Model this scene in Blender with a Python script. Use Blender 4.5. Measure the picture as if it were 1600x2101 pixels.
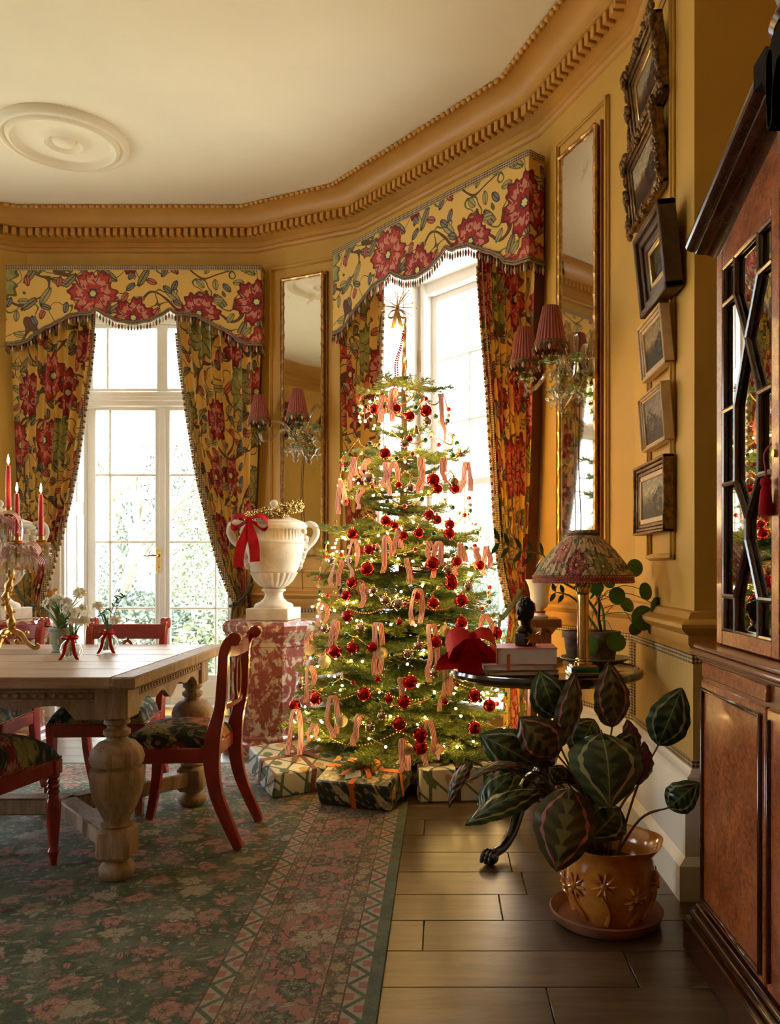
import bpy, bmesh, math, random
from mathutils import Vector, Matrix
random.seed(7)
for o in list(bpy.data.objects): bpy.data.objects.remove(o)
SC = bpy.context.scene
COL = SC.collection
PI = math.pi
# ------------------------------------------------------------------ camera, sky, exposure
F_PX, HOR, PPX, CAM_H = 1700.0, 1163.0, 905.0, 1.144
cam = bpy.data.cameras.new('camera'); camo = bpy.data.objects.new('camera', cam); COL.objects.link(camo)
camo.location = (0, 0, CAM_H); camo.rotation_euler = (PI/2, 0, 0)
cam.sensor_fit = 'VERTICAL'; cam.sensor_height = 36.0; cam.lens = F_PX/2101*36.0
cam.shift_x = -(PPX-800)/2101; cam.shift_y = (HOR-1050.5)/2101
cam.clip_start = 0.05; cam.clip_end = 200
SC.camera = camo
w = bpy.data.worlds.new('overcast_sky'); SC.world = w; w.use_nodes = True
bgn = w.node_tree.nodes['Background']; bgn.inputs[0].default_value = (0.93, 0.97, 1.0, 1); bgn.inputs[1].default_value = 6.0
vs = SC.view_settings
vs.view_transform = 'Standard'; vs.look = 'None'; vs.exposure = 1.2; vs.gamma = 1.0; vs.use_curve_mapping = False

# ------------------------------------------------------------------ mesh helpers
class MB:
    def __init__(s): s.v = []; s.f = []; s.uv = []; s.mi = []; s.cur = 0
    def add(s, vs, fs, uv=None):
        n = len(s.v)
        s.v += [tuple(p) for p in vs]
        s.uv += (uv if uv else [(0.0, 0.0)]*len(vs))
        s.f += [tuple(i+n for i in f) for f in fs]; s.mi += [s.cur]*len(fs)
        return s
    def box(s, x0, x1, y0, y1, z0, z1, b=0.0, M=None):
        if x0 > x1: x0, x1 = x1, x0
        if y0 > y1: y0, y1 = y1, y0
        if z0 > z1: z0, z1 = z1, z0
        b = min(b, (x1-x0)*.45, (y1-y0)*.45, (z1-z0)*.45)
        X, Y, Z = (x0, x1), (y0, y1), (z0, z1)
        vs = []; fs = []
        if b <= 0:
            vs = [(X[i], Y[j], Z[k]) for i in (0, 1) for j in (0, 1) for k in (0, 1)]
            fs = [(0, 1, 3, 2), (4, 6, 7, 5), (0, 4, 5, 1), (2, 3, 7, 6), (0, 2, 6, 4), (1, 5, 7, 3)]
        else:
            idx = {}
            for i in (0, 1):
                for j in (0, 1):
                    for k in (0, 1):
                        sx, sy, sz = (1, -1)[i], (1, -1)[j], (1, -1)[k]
                        for a in range(3):
                            p = [X[i]+sx*b, Y[j]+sy*b, Z[k]+sz*b]
                            p[a] = (X[i], Y[j], Z[k])[a]
                            idx[(i, j, k, a)] = len(vs); vs.append(tuple(p))
            g = idx.get
            for a in range(3):
                o1, o2 = [q for q in range(3) if q != a]
                for e in (0, 1):
                    q = []
                    for (m, n) in ((0, 0), (1, 0), (1, 1), (0, 1)):
                        t = [0, 0, 0]; t[a] = e; t[o1] = m; t[o2] = n
                        q.append(g((t[0], t[1], t[2], a)))
                    fs.append(tuple(q))
            for a in range(3):           # edges along axis a
                o1, o2 = [q for q in range(3) if q != a]
                for m in (0, 1):
                    for n in (0, 1):
                        t0 = [0, 0, 0]; t0[o1] = m; t0[o2] = n; t1 = t0[:]; t1[a] = 1
                        fs.append((g((*t0, o1)), g((*t1, o1)), g((*t1, o2)), g((*t0, o2))))
            for i in (0, 1):
                for j in (0, 1):
                    for k in (0, 1): fs.append((g((i, j, k, 0)), g((i, j, k, 1)), g((i, j, k, 2))))
        if M: vs = [M @ Vector(p) for p in vs]
        return s.add(vs, fs)
    def lathe(s, prof, n=32, c=(0, 0, 0), ax='z', fn=None, cap=True, sq=None):
        vs = []; uv = []
        for q, (r, z) in enumerate(prof):
            for i in range(n):
                a = 2*PI*i/n
                rr = r if fn is None else fn(r, z, a)
                x, y = rr*math.cos(a), rr*math.sin(a)
                p = (x, y, z) if ax == 'z' else ((z, x, y) if ax == 'x' else (x, z, y))
                vs.append((p[0]+c[0], p[1]+c[1], p[2]+c[2])); uv.append((i/n, q/(len(prof)-1)))
        fs = []
        for q in range(len(prof)-1):
            for i in range(n):
                j = (i+1) % n
                fs.append((q*n+i, q*n+j, (q+1)*n+j, (q+1)*n+i))
        if cap:
            if prof[0][0] > 1e-4: fs.append(tuple(range(n-1, -1, -1)))
            if prof[-1][0] > 1e-4: fs.append(tuple((len(prof)-1)*n+i for i in range(n)))
        return s.add(vs, fs, uv)
    def tube(s, pts, r, n=8, cap=True, flat=None):
        P = [Vector(p) for p in pts]; N = len(P)
        R = r if isinstance(r, (list, tuple)) else [r]*N
        T = []
        for i in range(N):
            t = (P[min(i+1, N-1)]-P[max(i-1, 0)])
            T.append(t.normalized() if t.length > 1e-9 else Vector((0, 0, 1)))
        up = Vector((0, 0, 1)) if abs(T[0].z) < .9 else Vector((1, 0, 0))
        nrm = T[0].cross(up).normalized()
        vs = []; uv = []
        for i in range(N):
            nrm = (nrm - T[i]*nrm.dot(T[i]))
            nrm = nrm.normalized() if nrm.length > 1e-6 else T[i].orthogonal().normalized()
            bn = T[i].cross(nrm)
            for k in range(n):
                a = 2*PI*k/n
                vs.append(P[i]+nrm*(R[i]*math.cos(a))+bn*(R[i]*math.sin(a)*(flat or 1))); uv.append((k/n, i/max(1, N-1)))
        fs = [(i*n+k, i*n+(k+1) % n, (i+1)*n+(k+1) % n, (i+1)*n+k) for i in range(N-1) for k in range(n)]
        if cap: fs += [tuple(range(n-1, -1, -1)), tuple((N-1)*n+k for k in range(n))]
        return s.add(vs, fs, uv)
    def sphere(s, c, r, nu=16, nv=10, sc=(1, 1, 1)):
        vs = [(c[0], c[1], c[2]-r*sc[2])]
        for j in range(1, nv):
            p = -PI/2+PI*j/nv
            for i in range(nu):
                a = 2*PI*i/nu
                vs.append((c[0]+r*sc[0]*math.cos(p)*math.cos(a), c[1]+r*sc[1]*math.cos(p)*math.sin(a), c[2]+r*sc[2]*math.sin(p)))
        vs.append((c[0], c[1], c[2]+r*sc[2])); L = len(vs)-1
        fs = [(0, 1+(i+1) % nu, 1+i) for i in range(nu)]
        for j in range(nv-2):
            for i in range(nu):
                fs.append((1+j*nu+i, 1+j*nu+(i+1) % nu, 1+(j+1)*nu+(i+1) % nu, 1+(j+1)*nu+i))
        fs += [(L, 1+(nv-2)*nu+i, 1+(nv-2)*nu+(i+1) % nu) for i in range(nu)]
        return s.add(vs, fs)
    def prism(s, poly, h0, h1, fn=lambda a, b, h: (a, b, h)):
        n = len(poly)
        vs = [fn(a, b, h0) for a, b in poly]+[fn(a, b, h1) for a, b in poly]
        fs = [(i, (i+1) % n, n+(i+1) % n, n+i) for i in range(n)]+[tuple(range(n-1, -1, -1)), tuple(range(n, 2*n))]
        return s.add(vs, fs)
    def grid(s, fn, nu, nv, cu=False, uvfn=None):
        vs = []; uv = []
        for j in range(nv+1):
            for i in range(nu+(0 if cu else 1)):
                u, v = i/nu, j/nv
                vs.append(fn(u, v)); uv.append(uvfn(u, v) if uvfn else (u, v))
        W = nu if cu else nu+1
        fs = []
        for j in range(nv):
            for i in range(nu):
                k = (i+1) % W
                fs.append((j*W+i, j*W+k, (j+1)*W+k, (j+1)*W+i))
        return s.add(vs, fs, uv)
    def xf(s, M, start=0):
        for i in range(start, len(s.v)): s.v[i] = tuple(M @ Vector(s.v[i]))
        return s
    def mesh(s, name, mats, ang=40):
        me = bpy.data.meshes.new(name); me.from_pydata(s.v, [], s.f)
        mats = mats if isinstance(mats, (list, tuple)) else [mats]
        for m in mats: me.materials.append(m)
        if len(mats) > 1: me.polygons.foreach_set('material_index', s.mi)
        if any(u != (0.0, 0.0) for u in s.uv[:200]) or any(u != (0.0, 0.0) for u in s.uv[-200:]):
            ul = me.uv_layers.new(name='UVMap'); flat = []
            for l in me.loops: flat += s.uv[l.vertex_index]
            ul.data.foreach_set('uv', flat)
        me.validate(); 
        bm = bmesh.new(); bm.from_mesh(me); bmesh.ops.recalc_face_normals(bm, faces=bm.faces); bm.to_mesh(me); bm.free()
        me.shade_smooth(); me.set_sharp_from_angle(angle=math.radians(ang)); me.update()
        return me
    def build(s, name, mats, parent=None, ang=40):
        return link(name, s.mesh(name, mats, ang), parent)
def link(name, data, parent=None, loc=None, rot=None, scale=None):
    o = bpy.data.objects.new(name, data); COL.objects.link(o)
    if parent: o.parent = parent
    if loc is not None: o.location = loc
    if rot is not None: o.rotation_euler = rot
    if scale is not None: o.scale = scale
    return o
def tag(o, label, cat, group=None, kind=None):
    if label: o['label'] = label
    if cat: o['category'] = cat
    if group: o['group'] = group
    if kind: o['kind'] = kind
    return o
def thing(name, label, cat, loc=(0, 0, 0), rotz=0, group=None):
    o = link(name, None, None, loc, (0, 0, rotz)); o.empty_display_size = .1
    return tag(o, label, cat, group)
def struct(o): o['kind'] = 'structure'; return o
def copy_tree(o, parent=None):
    c = o.copy(); COL.objects.link(c); c.parent = parent
    for ch in list(o.children): copy_tree(ch, c)
    return c
def at(px, py, Y):                      # point of the place seen at a photo pixel, at depth Y
    return Vector(((px-PPX)*Y/F_PX, Y, CAM_H+(HOR-py)*Y/F_PX))
def lerp(a, b, t): return a+(b-a)*t
def interp(tab, x):
    if x <= tab[0][0]: return tab[0][1]
    for (a, b), (c, d) in zip(tab, tab[1:]):
        if x <= c: return b+(d-b)*(x-a)/(c-a)
    return tab[-1][1]
def smooth_pts(pts, n=4):               # Catmull-Rom through points
    P = [Vector(p) for p in pts]; out = []
    for i in range(len(P)-1):
        p0, p1, p2, p3 = P[max(i-1, 0)], P[i], P[i+1], P[min(i+2, len(P)-1)]
        for k in range(n):
            t = k/n
            out.append(.5*((2*p1)+(p2-p0)*t+(2*p0-5*p1+4*p2-p3)*t*t+(3*p1-p0-3*p2+p3)*t**3))
    out.append(P[-1]); return out
def RZ(a): return Matrix.Rotation(a, 4, 'Z')
def RX(a): return Matrix.Rotation(a, 4, 'X')
def RY(a): return Matrix.Rotation(a, 4, 'Y')
def TR(x, y, z): return Matrix.Translation((x, y, z))
# ------------------------------------------------------------------ node materials
class S:
    def __init__(s, T, k): s.T, s.k = T, k
    def _m(s, op, b=None, c=None): return s.T.math(op, s, b, c)
    def __add__(s, o): return s._m('ADD', o)
    __radd__ = __add__
    def __sub__(s, o): return s._m('SUBTRACT', o)
    def __rsub__(s, o): return s.T.math('SUBTRACT', o, s)
    def __mul__(s, o): return s._m('MULTIPLY', o)
    __rmul__ = __mul__
    def __truediv__(s, o): return s._m('DIVIDE', o)
    def __lt__(s, o): return s._m('LESS_THAN', o)
    def __gt__(s, o): return s._m('GREATER_THAN', o)
    def abs(s): return s._m('ABSOLUTE')
    def sin(s): return s._m('SINE')
    def cos(s): return s._m('COSINE')
    def frac(s): return s._m('FRACT')
    def floor(s): return s._m('FLOOR')
    def min(s, o): return s._m('MINIMUM', o)
    def max(s, o): return s._m('MAXIMUM', o)
class T:
    def __init__(s, name):
        s.mat = bpy.data.materials.new(name); s.mat.use_nodes = True
        s.nt = s.mat.node_tree; s.nt.nodes.clear()
        s.out = s.nt.nodes.new('ShaderNodeOutputMaterial')
    def put(s, sock, val):
        if isinstance(val, S): s.nt.links.new(val.k, sock)
        elif isinstance(val, (tuple, list)):
            sock.default_value = tuple(val)+((1,) if len(val) == 3 and sock.type == 'RGBA' else ())
        elif val is not None: sock.default_value = val
    def node(s, t, ins=None, **kw):
        n = s.nt.nodes.new(t)
        for k, v in kw.items(): setattr(n, k, v)
        for k, v in (ins or {}).items(): s.put(n.inputs[k], v)
        return n
    def math(s, op, a, b=None, c=None):
        n = s.node('ShaderNodeMath', operation=op)
        for i, v in enumerate((a, b, c)):
            if v is not None: s.put(n.inputs[i], v)
        return S(s, n.outputs[0])
    def coord(s, kind='Object'): return S(s, s.node('ShaderNodeTexCoord').outputs[kind])
    def sep(s, v):
        n = s.node('ShaderNodeSeparateXYZ', {0: v}); return [S(s, o) for o in n.outputs]
    def comb(s, x, y, z=0.0): return S(s, s.node('ShaderNodeCombineXYZ', {0: x, 1: y, 2: z}).outputs[0])
    def scale(s, v, k):
        k = k if isinstance(k, (tuple, list)) else (k, k, k)
        return S(s, s.node('ShaderNodeMapping', {0: v, 3: k}).outputs[0])
    def shift(s, v, k): return S(s, s.node('ShaderNodeMapping', {0: v, 1: k}).outputs[0])
    def noise(s, v, sc=5, det=3, rough=.5, dist=0, col=False):
        n = s.node('ShaderNodeTexNoise', {'Vector': v, 'Scale': sc, 'Detail': det, 'Roughness': rough, 'Distortion': dist})
        return S(s, n.outputs['Color' if col else 0])
    def voro(s, v, sc=1, rnd=1, dim='2D', feat='F1'):
        n = s.node('ShaderNodeTexVoronoi', {'Vector': v, 'Scale': sc, 'Randomness': rnd}, voronoi_dimensions=dim, feature=feat)
        return n
    def mix(s, f, a, b):
        n = s.node('ShaderNodeMix', data_type='RGBA')
        s.put(n.inputs[0], f); s.put(n.inputs[6], a); s.put(n.inputs[7], b); return S(s, n.outputs[2])
    def ramp(s, f, stops, const=False):
        n = s.node('ShaderNodeValToRGB', {0: f}); cr = n.color_ramp
        if const: cr.interpolation = 'CONSTANT'
        while len(cr.elements) < len(stops): cr.elements.new(.5)
        for e, (p, c) in zip(cr.elements, stops): e.position = p; e.color = tuple(c)+(1,)
        return S(s, n.outputs[0])
    def bump(s, h, st=.3, d=.01): return S(s, s.node('ShaderNodeBump', {'Height': h, 'Strength': st, 'Distance': d}).outputs[0])
    def bsdf(s, col=(.8, .8, .8), rough=.5, metal=0.0, normal=None, **kw):
        n = s.node('ShaderNodeBsdfPrincipled', {'Base Color': col, 'Roughness': rough, 'Metallic': metal})
        if normal is not None: s.put(n.inputs['Normal'], normal)
        for k, v in kw.items(): s.put(n.inputs[k.replace('_', ' ')], v)
        s.nt.links.new(n.outputs[0], s.out.inputs[0]); return s.mat
MAT = {}
def plain(name, col, rough=.5, metal=0, var=.12, sc=6, bump=0, bsc=40, **kw):
    """one-colour surface with a little mottling and fine relief"""
    t = T(name); o = t.coord()
    nz = t.noise(o, sc, 4, .6)
    c2 = tuple(max(0, c*(1-var*2)) for c in col); c1 = tuple(min(1, c*(1+var)) for c in col)
    colr = t.ramp(nz, [(.3, c2), (.7, c1)])
    nm = t.bump(t.noise(o, bsc, 3), bump, .004) if bump else None
    MAT[name] = t.bsdf(colr, rough, metal, nm, **kw); return MAT[name]
def floral(t, P, base, reds, greens, blues, vine, k=1.0, dens=.30, centre=(.75, .6, .2), cream=(.8, .5, .32), warp=0.0):
    """chintz print: big jagged blooms, leaves, buds and twining stems; P in metres"""
    P = t.scale(P, 1/(.34*k))
    if warp:
        wn = S(t, t.node('ShaderNodeVectorMath', {0: t.noise(P, 1.6, 2, .5, 0, True), 3: warp}, operation='SCALE').outputs[0])
        P = S(t, t.node('ShaderNodeVectorMath', {0: P, 1: wn}, operation='ADD').outputs[0])
    x, y, _ = t.sep(P)
    col = base if isinstance(base, S) else t.mix(0.0, base, base)
    # stems
    n1 = t.noise(P, 1.15, 1, .4)
    col = t.mix(((n1-.5).abs() < .011), col, vine)
    n2 = t.noise(t.shift(P, (7.3, 3.1, 0)), 2.1, 1, .4)
    col = t.mix(((n2-.47).abs() < .009), col, greens[0])
    def cells(sc, off, rnd=.8):
        Q = t.shift(P, off); v = t.voro(Q, sc, rnd)
        dx, dy, _ = t.sep(S(t, t.node('ShaderNodeVectorMath', {0: Q, 1: S(t, v.outputs['Position'])}, operation='SUBTRACT').outputs[0]))
        r1, r2, r3 = t.sep(S(t, v.outputs['Color']))
        return dx*sc, dy*sc, S(t, v.outputs['Distance']), r1, r2, r3
    # leaves / buds
    for (sc, off, L, W, cols) in ((2.5, (.31, .77, 0), .46, .17, (greens[0], greens[1], reds[1])), (3.7, (1.7, .2, 0), .36, .20, (blues[0], greens[1], reds[0]))):
        dx, dy, d, r1, r2, r3 = cells(sc, off)
        an = r1*6.283
        ca, sa = an.cos(), an.sin()
        u = dx*ca+dy*sa; v = dy*ca-dx*sa
        e = (u/L)*(u/L)+(v/W)*(v/W)
        wob = e+((u*38).sin().abs())*.28
        c = t.mix(r2 > .45, cols[0], cols[1]); c = t.mix(r2 > .72, c, cols[2])
        dark = t.mix(.72, c, (.03, .02, .012))
        c = t.mix(e > .5, t.mix(.25, c, cream), c)
        c = t.mix(v.abs() < .022, c, dark); c = t.mix(wob > .82, c, dark)
        col = t.mix((wob < 1.05)*(r3 > .12), col, c)
    # blooms
    dx, dy, d, r1, r2, r3 = cells(1.0, (.13, .4, 0), .72)
    a = t.math('ARCTAN2', dy, dx)
    d = t.math('SQRT', dx*dx+dy*dy)
    pet = ((a*3+r1*9).sin().abs())
    R = (.78+pet*.3+((a*17).sin())*.07)*(r2*.1+dens)
    q = d/R
    isg = r3 > .74
    c0 = t.mix(r2 > .55, reds[0], reds[1])
    c0 = t.mix(isg, c0, greens[1])
    lite = t.mix(isg, cream, t.mix(.5, greens[1], centre))
    ring = ((q*9+pet*3).sin()*.5+.5)
    c = t.mix((ring > .80)*(q < .84), c0, t.mix(.38, c0, lite))
    c = t.mix((q < .56)*(q > .45), c, t.mix(.45, c0, lite))
    c = t.mix(((a*9+q*4).sin() > .93)*(q < .8), c, t.mix(.7, c0, (.05, .01, .01)))
    c = t.mix(q > .87, c, t.mix(.6, c0, (.03, .008, .008)))
    c = t.mix(q < .22, c, t.mix(isg, (.05, .04, .03), reds[0])); c = t.mix(q < .13, c, centre)
    return t.mix(q < 1, col, c)
def fabric(name, base, reds, greens, blues, vine, k=1.0, dens=.30, uv=True, rough=.85, sheen=.04, **kw):
    t = T(name); P = t.coord('UV' if uv else 'Object')
    if not uv:
        x, y, z = t.sep(P); P = t.comb(x+z*.75, y-z*.55, 0.0)
    c = floral(t, P, base, reds, greens, blues, vine, k, dens, **kw)
    nm = t.bump(t.noise(t.coord('Object'), 420, 2), .25, .002)
    MAT[name] = t.bsdf(c, rough, 0, nm, Sheen_Weight=sheen); return MAT[name]
GREEN1, GREEN2 = (.10, .105, .035), (.27, .25, .075)
fabric('chintz', (.74, .45, .105), [(.34, .016, .014), (.46, .045, .028)], [GREEN1, GREEN2], [(.03, .06, .065)], (.12, .05, .022), k=1.35, dens=.315)
fabric('needlepoint', (.012, .026, .024), [(.22, .02, .025), (.42, .16, .10)], [(.05, .09, .04), (.25, .26, .11)], [(.05, .1, .1)], (.10, .11, .05), k=.55, dens=.34, uv=False, rough=.95, cream=(.6, .42, .26), centre=(.5, .35, .15))
fabric('shade_chintz', (.60, .42, .22), [(.30, .035, .04), (.5, .16, .11)], [(.08, .10, .05), (.22, .23, .10)], [(.10, .15, .13)], (.16, .09, .05), k=.32, dens=.34, sheen=.1)
fabric('paper_dark', (.018, .034, .026), [(.45, .27, .10), (.55, .42, .22)], [(.05, .09, .05), (.14, .19, .10)], [(.06, .13, .13)], (.03, .07, .05), k=.28, dens=.24, uv=False, rough=.38, sheen=0, centre=(.6, .45, .25), cream=(.7, .6, .4))
def trellis(name):
    t = T(name); o = t.coord(); x, y, z = t.sep(o)
    p = x+z*.55; q = y+z*.55
    a = ((p+q)*7.5).frac(); b = ((p-q)*7.5).frac()
    line = t.math('MAXIMUM', (a-.5).abs() > .44, (b-.5).abs() > .44)
    base = t.mix(0.0, (.66, .68, .68), (.6, .6, .6))
    v = t.voro(t.comb(p, q), 10.6, .35); dd = S(t, v.outputs['Distance']); r1, r2, r3 = t.sep(S(t, v.outputs['Color']))
    mot = t.mix(r1 > .5, (.12, .20, .12), (.50, .33, .16))
    c = t.mix((dd < (.20+t.noise(o, 60, 2)*.14)), base, mot)
    c = t.mix(line, c, (.10, .17, .155))
    MAT[name] = t.bsdf(c, .4, 0, t.bump(t.noise(o, 14, 2), .25, .01)); return MAT[name]
trellis('paper_trellis')
def wood(name, c1, c2, rough=.45, stretch=(1, 9, 9), sc=3.0, bump=.08, burr=0, coat=0):
    t = T(name); o = t.coord(); inf = t.node('ShaderNodeObjectInfo')
    rnd = S(t, inf.outputs['Random'])
    p = S(t, t.node('ShaderNodeVectorMath', {0: t.scale(o, stretch), 1: t.comb(rnd*31, rnd*17, rnd*7)}, operation='ADD').outputs[0])
    if burr:
        n = t.noise(t.scale(o, (1, 1, 1)), burr, 6, .72, 1.2)
        n2 = t.noise(o, burr*.22, 2)
        c = t.ramp(n*.75+n2*.25, [(.38, c1), (.5, tuple((a+b)/2 for a, b in zip(c1, c2))), (.60, c2)])
    else:
        n = t.noise(p, sc, 6, .6, .9); n2 = t.noise(p, sc*9, 3, .6)
        c = t.ramp(n*.7+n2*.3, [(.32, c1), (.66, c2)])
        hv = S(t, t.node('ShaderNodeHueSaturation', {'Value': rnd*.4+.8, 'Color': c}).outputs[0]); c = hv
    MAT[name] = t.bsdf(c, rough, 0, t.bump(n, bump, .004), Coat_Weight=coat, Coat_Roughness=.12); return MAT[name]
wood('floor_oak', (.052, .034, .022), (.135, .090, .058), .30, (1.2, 12, 12), 2.2, .12)
wood('bleached_oak', (.17, .105, .062), (.47, .345, .23), .55, (13, 13, 1.6), 2.6, .45)
wood('oak_top', (.28, .18, .10), (.54, .39, .25), .36, (1.6, 14, 14), 2.4, .15)
wood('mahogany', (.022, .008, .005), (.075, .022, .011), .18, (8, 8, 1.4), 3, .03, coat=.5)
wood('burr_walnut', (.16, .030, .010), (.50, .15, .045), .30, burr=42, coat=.4)
wood('walnut_band', (.12, .035, .014), (.27, .09, .035), .3, (9, 9, 1.5), 4, .03, coat=.3)
wood('ebonised', (.006, .005, .005), (.018, .013, .011), .14, sc=4, coat=.6)
wood('pale_frame_wood', (.52, .33, .15), (.70, .50, .26), .4, (8, 3, 3), 4)
wood('dark_frame_wood', (.035, .017, .009), (.10, .05, .026), .38, (8, 3, 3), 5)
# paint, plaster, stone
plain('wall_ochre', (.60, .335, .052), .62, var=.045, sc=2.2, bump=.06, bsc=160)
plain('cornice_ochre', (.56, .275, .045), .48, var=.05, sc=4)
plain('ceiling_plaster', (.82, .70, .46), .8, var=.02, sc=2)
plain('white_paint', (.80, .775, .72), .38, var=.02, sc=5)
plain('skirting_paint', (.79, .75, .67), .35, var=.02, sc=5)
plain('stone', (.66, .57, .43), .7, var=.16, sc=7, bump=.25, bsc=70)
plain('stone_carved', (.60, .51, .38), .75, var=.25, sc=24, bump=.5, bsc=60)
plain('red_lacquer', (.30, .025, .018), .22, var=.12, sc=8, Coat_Weight=.4, Coat_Roughness=.1)
plain('gilt', (.62, .36, .12), .32, 1, var=.25, sc=30, bump=.2, bsc=90)
plain('gilt_dark', (.21, .115, .045), .38, .8, var=.35, sc=45, bump=.4, bsc=120)
plain('gold_leaf', (.72, .50, .20), .3, 1, var=.12, sc=20)
plain('brass', (.70, .48, .20), .18, 1, var=.08, sc=14)
plain('silver_metal', (.75, .73, .70), .12, 1, var=.05)
plain('bronze_dark', (.025, .028, .022), .3, .5, var=.3, sc=12)
plain('iron_hinge', (.55, .42, .22), .3, 1)
plain('red_wax', (.62, .045, .03), .42, var=.04, Subsurface_Weight=.15)
plain('red_silk', (.52, .008, .010), .6, var=.10, sc=20, Specular_IOR_Level=.12)
plain('velvet_red', (.33, .010, .014), .75, var=.15, sc=15, Specular_IOR_Level=.06)
plain('orange_satin', (.72, .17, .04), .35, var=.1, sc=12)
plain('silhouette_black', (.006, .005, .0045), .6, var=.1, Specular_IOR_Level=.06)  # pediment scroll: backlit silhouette put into the colour as black
plain('mauve_velvet', (.23, .105, .10), .7, var=.15, sc=18, Sheen_Weight=.1)
plain('plum_velvet', (.085, .012, .03), .7, var=.15, sc=18, Sheen_Weight=.1)
plain('gold_silk', (.62, .42, .17), .45, var=.1, sc=18)
plain('card_white', (.72, .70, .66), .7, var=.03)
plain('paper_gold', (.62, .42, .08), .4, var=.1)
plain('page_edges', (.76, .66, .58), .75, var=.05, sc=60)
plain('book_red', (.50, .085, .085), .45, var=.06)
plain('book_cream', (.62, .55, .44), .5, var=.06)
plain('book_brown', (.16, .07, .04), .5, var=.1)
plain('terracotta', (.30, .115, .06), .75, var=.2, sc=9, bump=.2)
plain('terracotta_aged', (.155, .105, .08), .85, var=.45, sc=14, bump=.4)
plain('soil', (.012, .008, .006), .95, var=.5, sc=40, bump=1.0, bsc=60)
plain('jasper_green', (.26, .30, .21), .6, var=.06)
plain('dish_glaze', (.32, .28, .17), .3, var=.15)
plain('rope_green', (.055, .065, .03), .8, var=.3, sc=60, bump=.6, bsc=160)
plain('stem_green', (.13, .20, .05), .5, var=.15)
plain('stem_brown', (.09, .05, .028), .6, var=.2)
plain('fir_bark', (.10, .062, .035), .9, var=.3, sc=30, bump=.5)
plain('garden_bark', (.34, .29, .24), .9, var=.2, sc=8)
plain('garden_grass', (.30, .34, .20), .95, var=.2, sc=2)
plain('pilea_leaf', (.075, .20, .022), .35, var=.12, sc=14)
plain('zz_leaf', (.035, .10, .028), .22, var=.2, sc=14)
plain('narcissus_leaf', (.11, .20, .06), .45, var=.15)
plain('gold_berry', (.52, .33, .09), .25, 1, var=.3, sc=50)
plain('braid', (.25, .17, .09), .7, var=.3, sc=90)
plain('fringe', (.22, .105, .045), .85, var=.5, sc=70)
plain('fringe_red', (.36, .06, .04), .8, var=.3, sc=60)
plain('fringe_green', (.07, .09, .045), .8, var=.3, sc=60)
plain('fringe_cream', (.62, .47, .27), .8, var=.2, sc=60)
plain('lining_red', (.11, .035, .02), .8, var=.1)
plain('bead_green', (.012, .11, .055), .12, var=.1, Coat_Weight=1.0)
plain('bead_red', (.45, .018, .02), .15, var=.1, Coat_Weight=1.0)
plain('wire_dark', (.02, .022, .015), .5, var=.1)
plain('twisted_flex', (.27, .13, .055), .7, var=.4, sc=200)
def bauble(name, col, rough, glit=0):
    t = T(name); o = t.coord()
    nm = None
    if glit:
        v = t.voro(o, 260, 1, '3D'); nm = t.bump(S(t, v.outputs['Distance']), 1.0, .006)
    c = t.ramp(t.noise(o, 18, 2), [(.3, tuple(x*.75 for x in col)), (.7, col)])
    MAT[name] = t.bsdf(c, rough, 1, nm)
bauble('bauble_red', (.72, .035, .03), .09); bauble('bauble_silver', (.74, .62, .58), .07)
bauble('bauble_glitter', (.74, .62, .36), .4, 1); bauble('bauble_copper', (.55, .27, .17), .12)
def ribbon_mat(name, c1, c2, n=4.0):
    t = T(name); u, v, _ = t.sep(t.coord('UV'))
    s = (u*n).frac()
    c = t.mix(s < .52, c1, c2)
    bs = t.node('ShaderNodeBsdfPrincipled', {'Base Color': c, 'Roughness': .75})
    tr = t.node('ShaderNodeBsdfTranslucent', {'Color': c})
    mx = t.node('ShaderNodeMixShader', {0: .22}); t.nt.links.new(bs.outputs[0], mx.inputs[1]); t.nt.links.new(tr.outputs[0], mx.inputs[2])
    t.nt.links.new(mx.outputs[0], t.out.inputs[0]); MAT[name] = t.mat
ribbon_mat('ribbon_stripe', (.40, .015, .03), (.86, .70, .62)); ribbon_mat('petal_white', (.84, .83, .74), (.86, .84, .72), 3); ribbon_mat('ribbon_orange', (.62, .12, .03), (.80, .40, .10), 4)
def marble():
    t = T('red_marble'); o = t.coord()
    d = S(t, t.node('ShaderNodeVectorMath', {0: o, 1: S(t, t.node('ShaderNodeVectorMath', {0: t.noise(o, 9, 3, .6, 0, True), 3: .16}, operation='SCALE').outputs[0])}, operation='ADD').outputs[0])
    n = t.noise(t.scale(d, (1, 1, .62)), 21, 4, .55, .5); n2 = t.noise(d, 34, 3)
    c = t.ramp(n, [(.46, (.29, .075, .055)), (.53, (.38, .14, .10)), (.56, (.54, .40, .28)), (.70, (.62, .50, .36))])
    c = t.mix((n2 > .60)*(n < .5), c, (.22, .06, .05))
    MAT['red_marble'] = t.bsdf(c, .22)
marble()
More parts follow.
